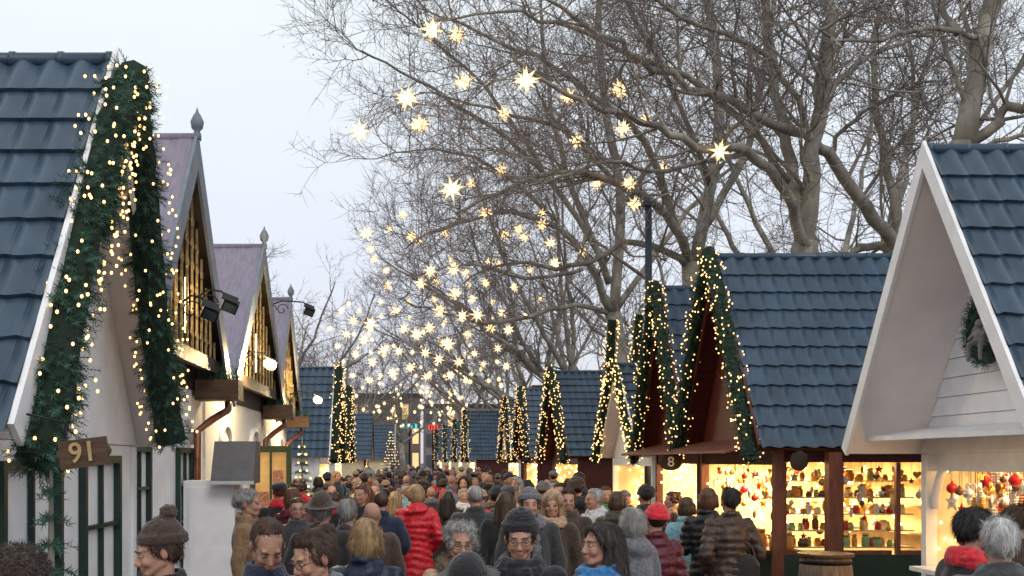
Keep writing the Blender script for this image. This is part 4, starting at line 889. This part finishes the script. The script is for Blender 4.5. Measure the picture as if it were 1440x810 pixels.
autotree(13,34,17,'bare plane tree in the second row behind the stalls',19,-.1,rs=1.3,n3=5)
autotree(13,52,17,'second bare plane tree in the row behind the stalls',20,-.1,rs=1.5,n3=4)
c=P(912,290,23); t=thing('lamp_mast','slim dark blue mast rising behind the numbered stall','mast',(c.x,23,0)); b=MB(); b.tube([V((c.x,23,0)),V((c.x,23,c.z))],[.09,.07],10); b.build('pole',mast,t,smooth=True); b=MB(); b.box((c.x,23,c.z+.04),(.26,.2,.08)); b.build('cap',mast,t)
# ---------------------------------------------------------------- background buildings
fac=M('far_facade',(.17,.12,.10),.8,.2,.6,.1); fac2=M('far_facade_pale',(.26,.24,.24),.8,.15,.5,.1); fwin=M('far_window',(.10,.11,.13),.3,.3,.5,0); warmw=M('far_lit_window',(.6,.4,.2),.4,.3,.5,0,emit=.8,ecol=(1,.65,.3))
def building(x0,x1,y,h,fm,label,cols,rows):
    t=thing('building',label,'building',((x0+x1)/2,y+5,0)); b=MB(); b.bb(x0,x1,y,y+10,0,h); b.build('wall',fm,t); b=MB(); b.bb(x0-.3,x1+.3,y-.3,y+10.3,h+.003,h+.4); b.build('roof',dbrown,t)
    for i in range(cols):
        for j in range(rows):
            w=(x1-x0)/cols; f=MB(); xa=x0+w*(i+.2); za=1.2+(h-1)*j/rows; f.bb(xa,xa+w*.6,y-.06,y-.002,za,za+(h-1)/rows*.62); f.build('window',warmw if R.random()<.25 else fwin,t)
building(-9,1,140,10,fac,'brown building closing the left end of the aisle',8,3)
building(1.5,14,146,9,fac2,'pale building closing the right end of the aisle',9,3)
building(-24,-10,120,11,fac2,'pale building far behind the left chalets',8,3)
building(15,40,140,11,fac,'wide brown building far behind the right stalls',12,3)
for px,py,w,h_,col,lab in((576,599,24,7,(.05,.40,.5),'small teal neon sign above the distant crowd'),(609,601,16,8,(.8,.06,.04),'small red neon sign above the distant crowd'),(655,622,10,6,(.1,.4,.9),'tiny blue neon sign right of the red one')):
    c=P(px,py,128); t=thing('neon_sign',lab,'sign',c); b=MB(); W=w*128/F; Hh=h_*128/F; b.box(c,(W,.1,Hh)); b.build('panel',dbrown,t); b=MB(); n=4
    for k in range(n): b.box(c+V((-W/2+W*(k+.5)/n,-.08,0)),(W/n*.55,.05,Hh*.7))
    for sg in(-1,1): b.box(c+V((0,-.08,sg*Hh*.42)),(W*.95,.05,Hh*.08))
    b.build('neon_strokes',M('neon_%d'%px,col,.4,0,5,0,emit=1.5),t)
    b=MB(); b.tube([c+V((0,.02,-Hh/2-.002)),V((c.x,c.y,0))],.12,6); b.build('pole',iron,t)
bpy.data.scenes.remove(RS)
# ---------------------------------------------------------------- ground, world, lights, camera
g=MB(); g.bb(-400,400,-100,900,-.3,0); go=g.build('ground',M('cobble_ground',(.085,.08,.08),.75,.35,7,.5),kind='structure')
nt=go.data.materials[0].node_tree; vo=nt.nodes.new('ShaderNodeTexVoronoi'); vo.feature='DISTANCE_TO_EDGE'; vo.inputs['Scale'].default_value=8; tc=nt.nodes['Texture Coordinate']; nt.links.new(tc.outputs['Object'],vo.inputs['Vector']); bp=nt.nodes['Bump']; nt.links.new(vo.outputs['Distance'],bp.inputs['Height'])
W=bpy.data.worlds.new('World'); S.world=W; W.use_nodes=True; nt=W.node_tree; N=nt.nodes; L=nt.links; bg=N['Background']
sky=N.new('ShaderNodeTexSky'); sky.sky_type='NISHITA'; sky.sun_disc=False; sky.sun_elevation=math.radians(8); sky.sun_rotation=math.radians(200)
tc=N.new('ShaderNodeTexCoord'); sx=N.new('ShaderNodeSeparateXYZ'); L.new(tc.outputs['Generated'],sx.inputs[0])
rp=N.new('ShaderNodeValToRGB'); e=rp.color_ramp.elements; e[0].position=0; e[0].color=(.66,.64,.74,1); e[1].position=.36; e[1].color=(.86,.92,.96,1); q=e.new(.15); q.color=(.76,.79,.90,1); L.new(sx.outputs[2],rp.inputs[0])
nz=N.new('ShaderNodeTexNoise'); nz.inputs['Scale'].default_value=2.2; nz.inputs['Detail'].default_value=4; L.new(tc.outputs['Generated'],nz.inputs['Vector'])
mr=N.new('ShaderNodeMapRange'); mr.inputs[3].default_value=.95; mr.inputs[4].default_value=1.05; L.new(nz.outputs[0],mr.inputs[0])
vm=N.new('ShaderNodeVectorMath'); vm.operation='SCALE'; L.new(rp.outputs[0],vm.inputs[0]); L.new(mr.outputs[0],vm.inputs['Scale'])
v2=N.new('ShaderNodeVectorMath'); v2.operation='SCALE'; v2.inputs['Scale'].default_value=.02; L.new(sky.outputs[0],v2.inputs[0])
v3=N.new('ShaderNodeVectorMath'); v3.operation='ADD'; L.new(vm.outputs[0],v3.inputs[0]); L.new(v2.outputs[0],v3.inputs[1]); L.new(v3.outputs[0],bg.inputs[0]); bg.inputs[1].default_value=1.0
l=bpy.data.lights.new('sun','SUN'); l.energy=1.0; l.angle=math.radians(25); l.color=(1,.95,.9); o=bpy.data.objects.new('sun',l); C.objects.link(o); o.rotation_euler=(math.radians(50),0,math.radians(20))
cam=bpy.data.cameras.new('camera'); co=bpy.data.objects.new('camera',cam); C.objects.link(co); co.location=(0,0,H); co.rotation_euler=(PI/2,0,0)
cam.sensor_width=36; cam.lens=40; cam.shift_x=140/1440; cam.shift_y=243/1440; cam.clip_end=2000; S.camera=co
S.view_settings.view_transform='Standard'; S.view_settings.look='None'; S.view_settings.exposure=0
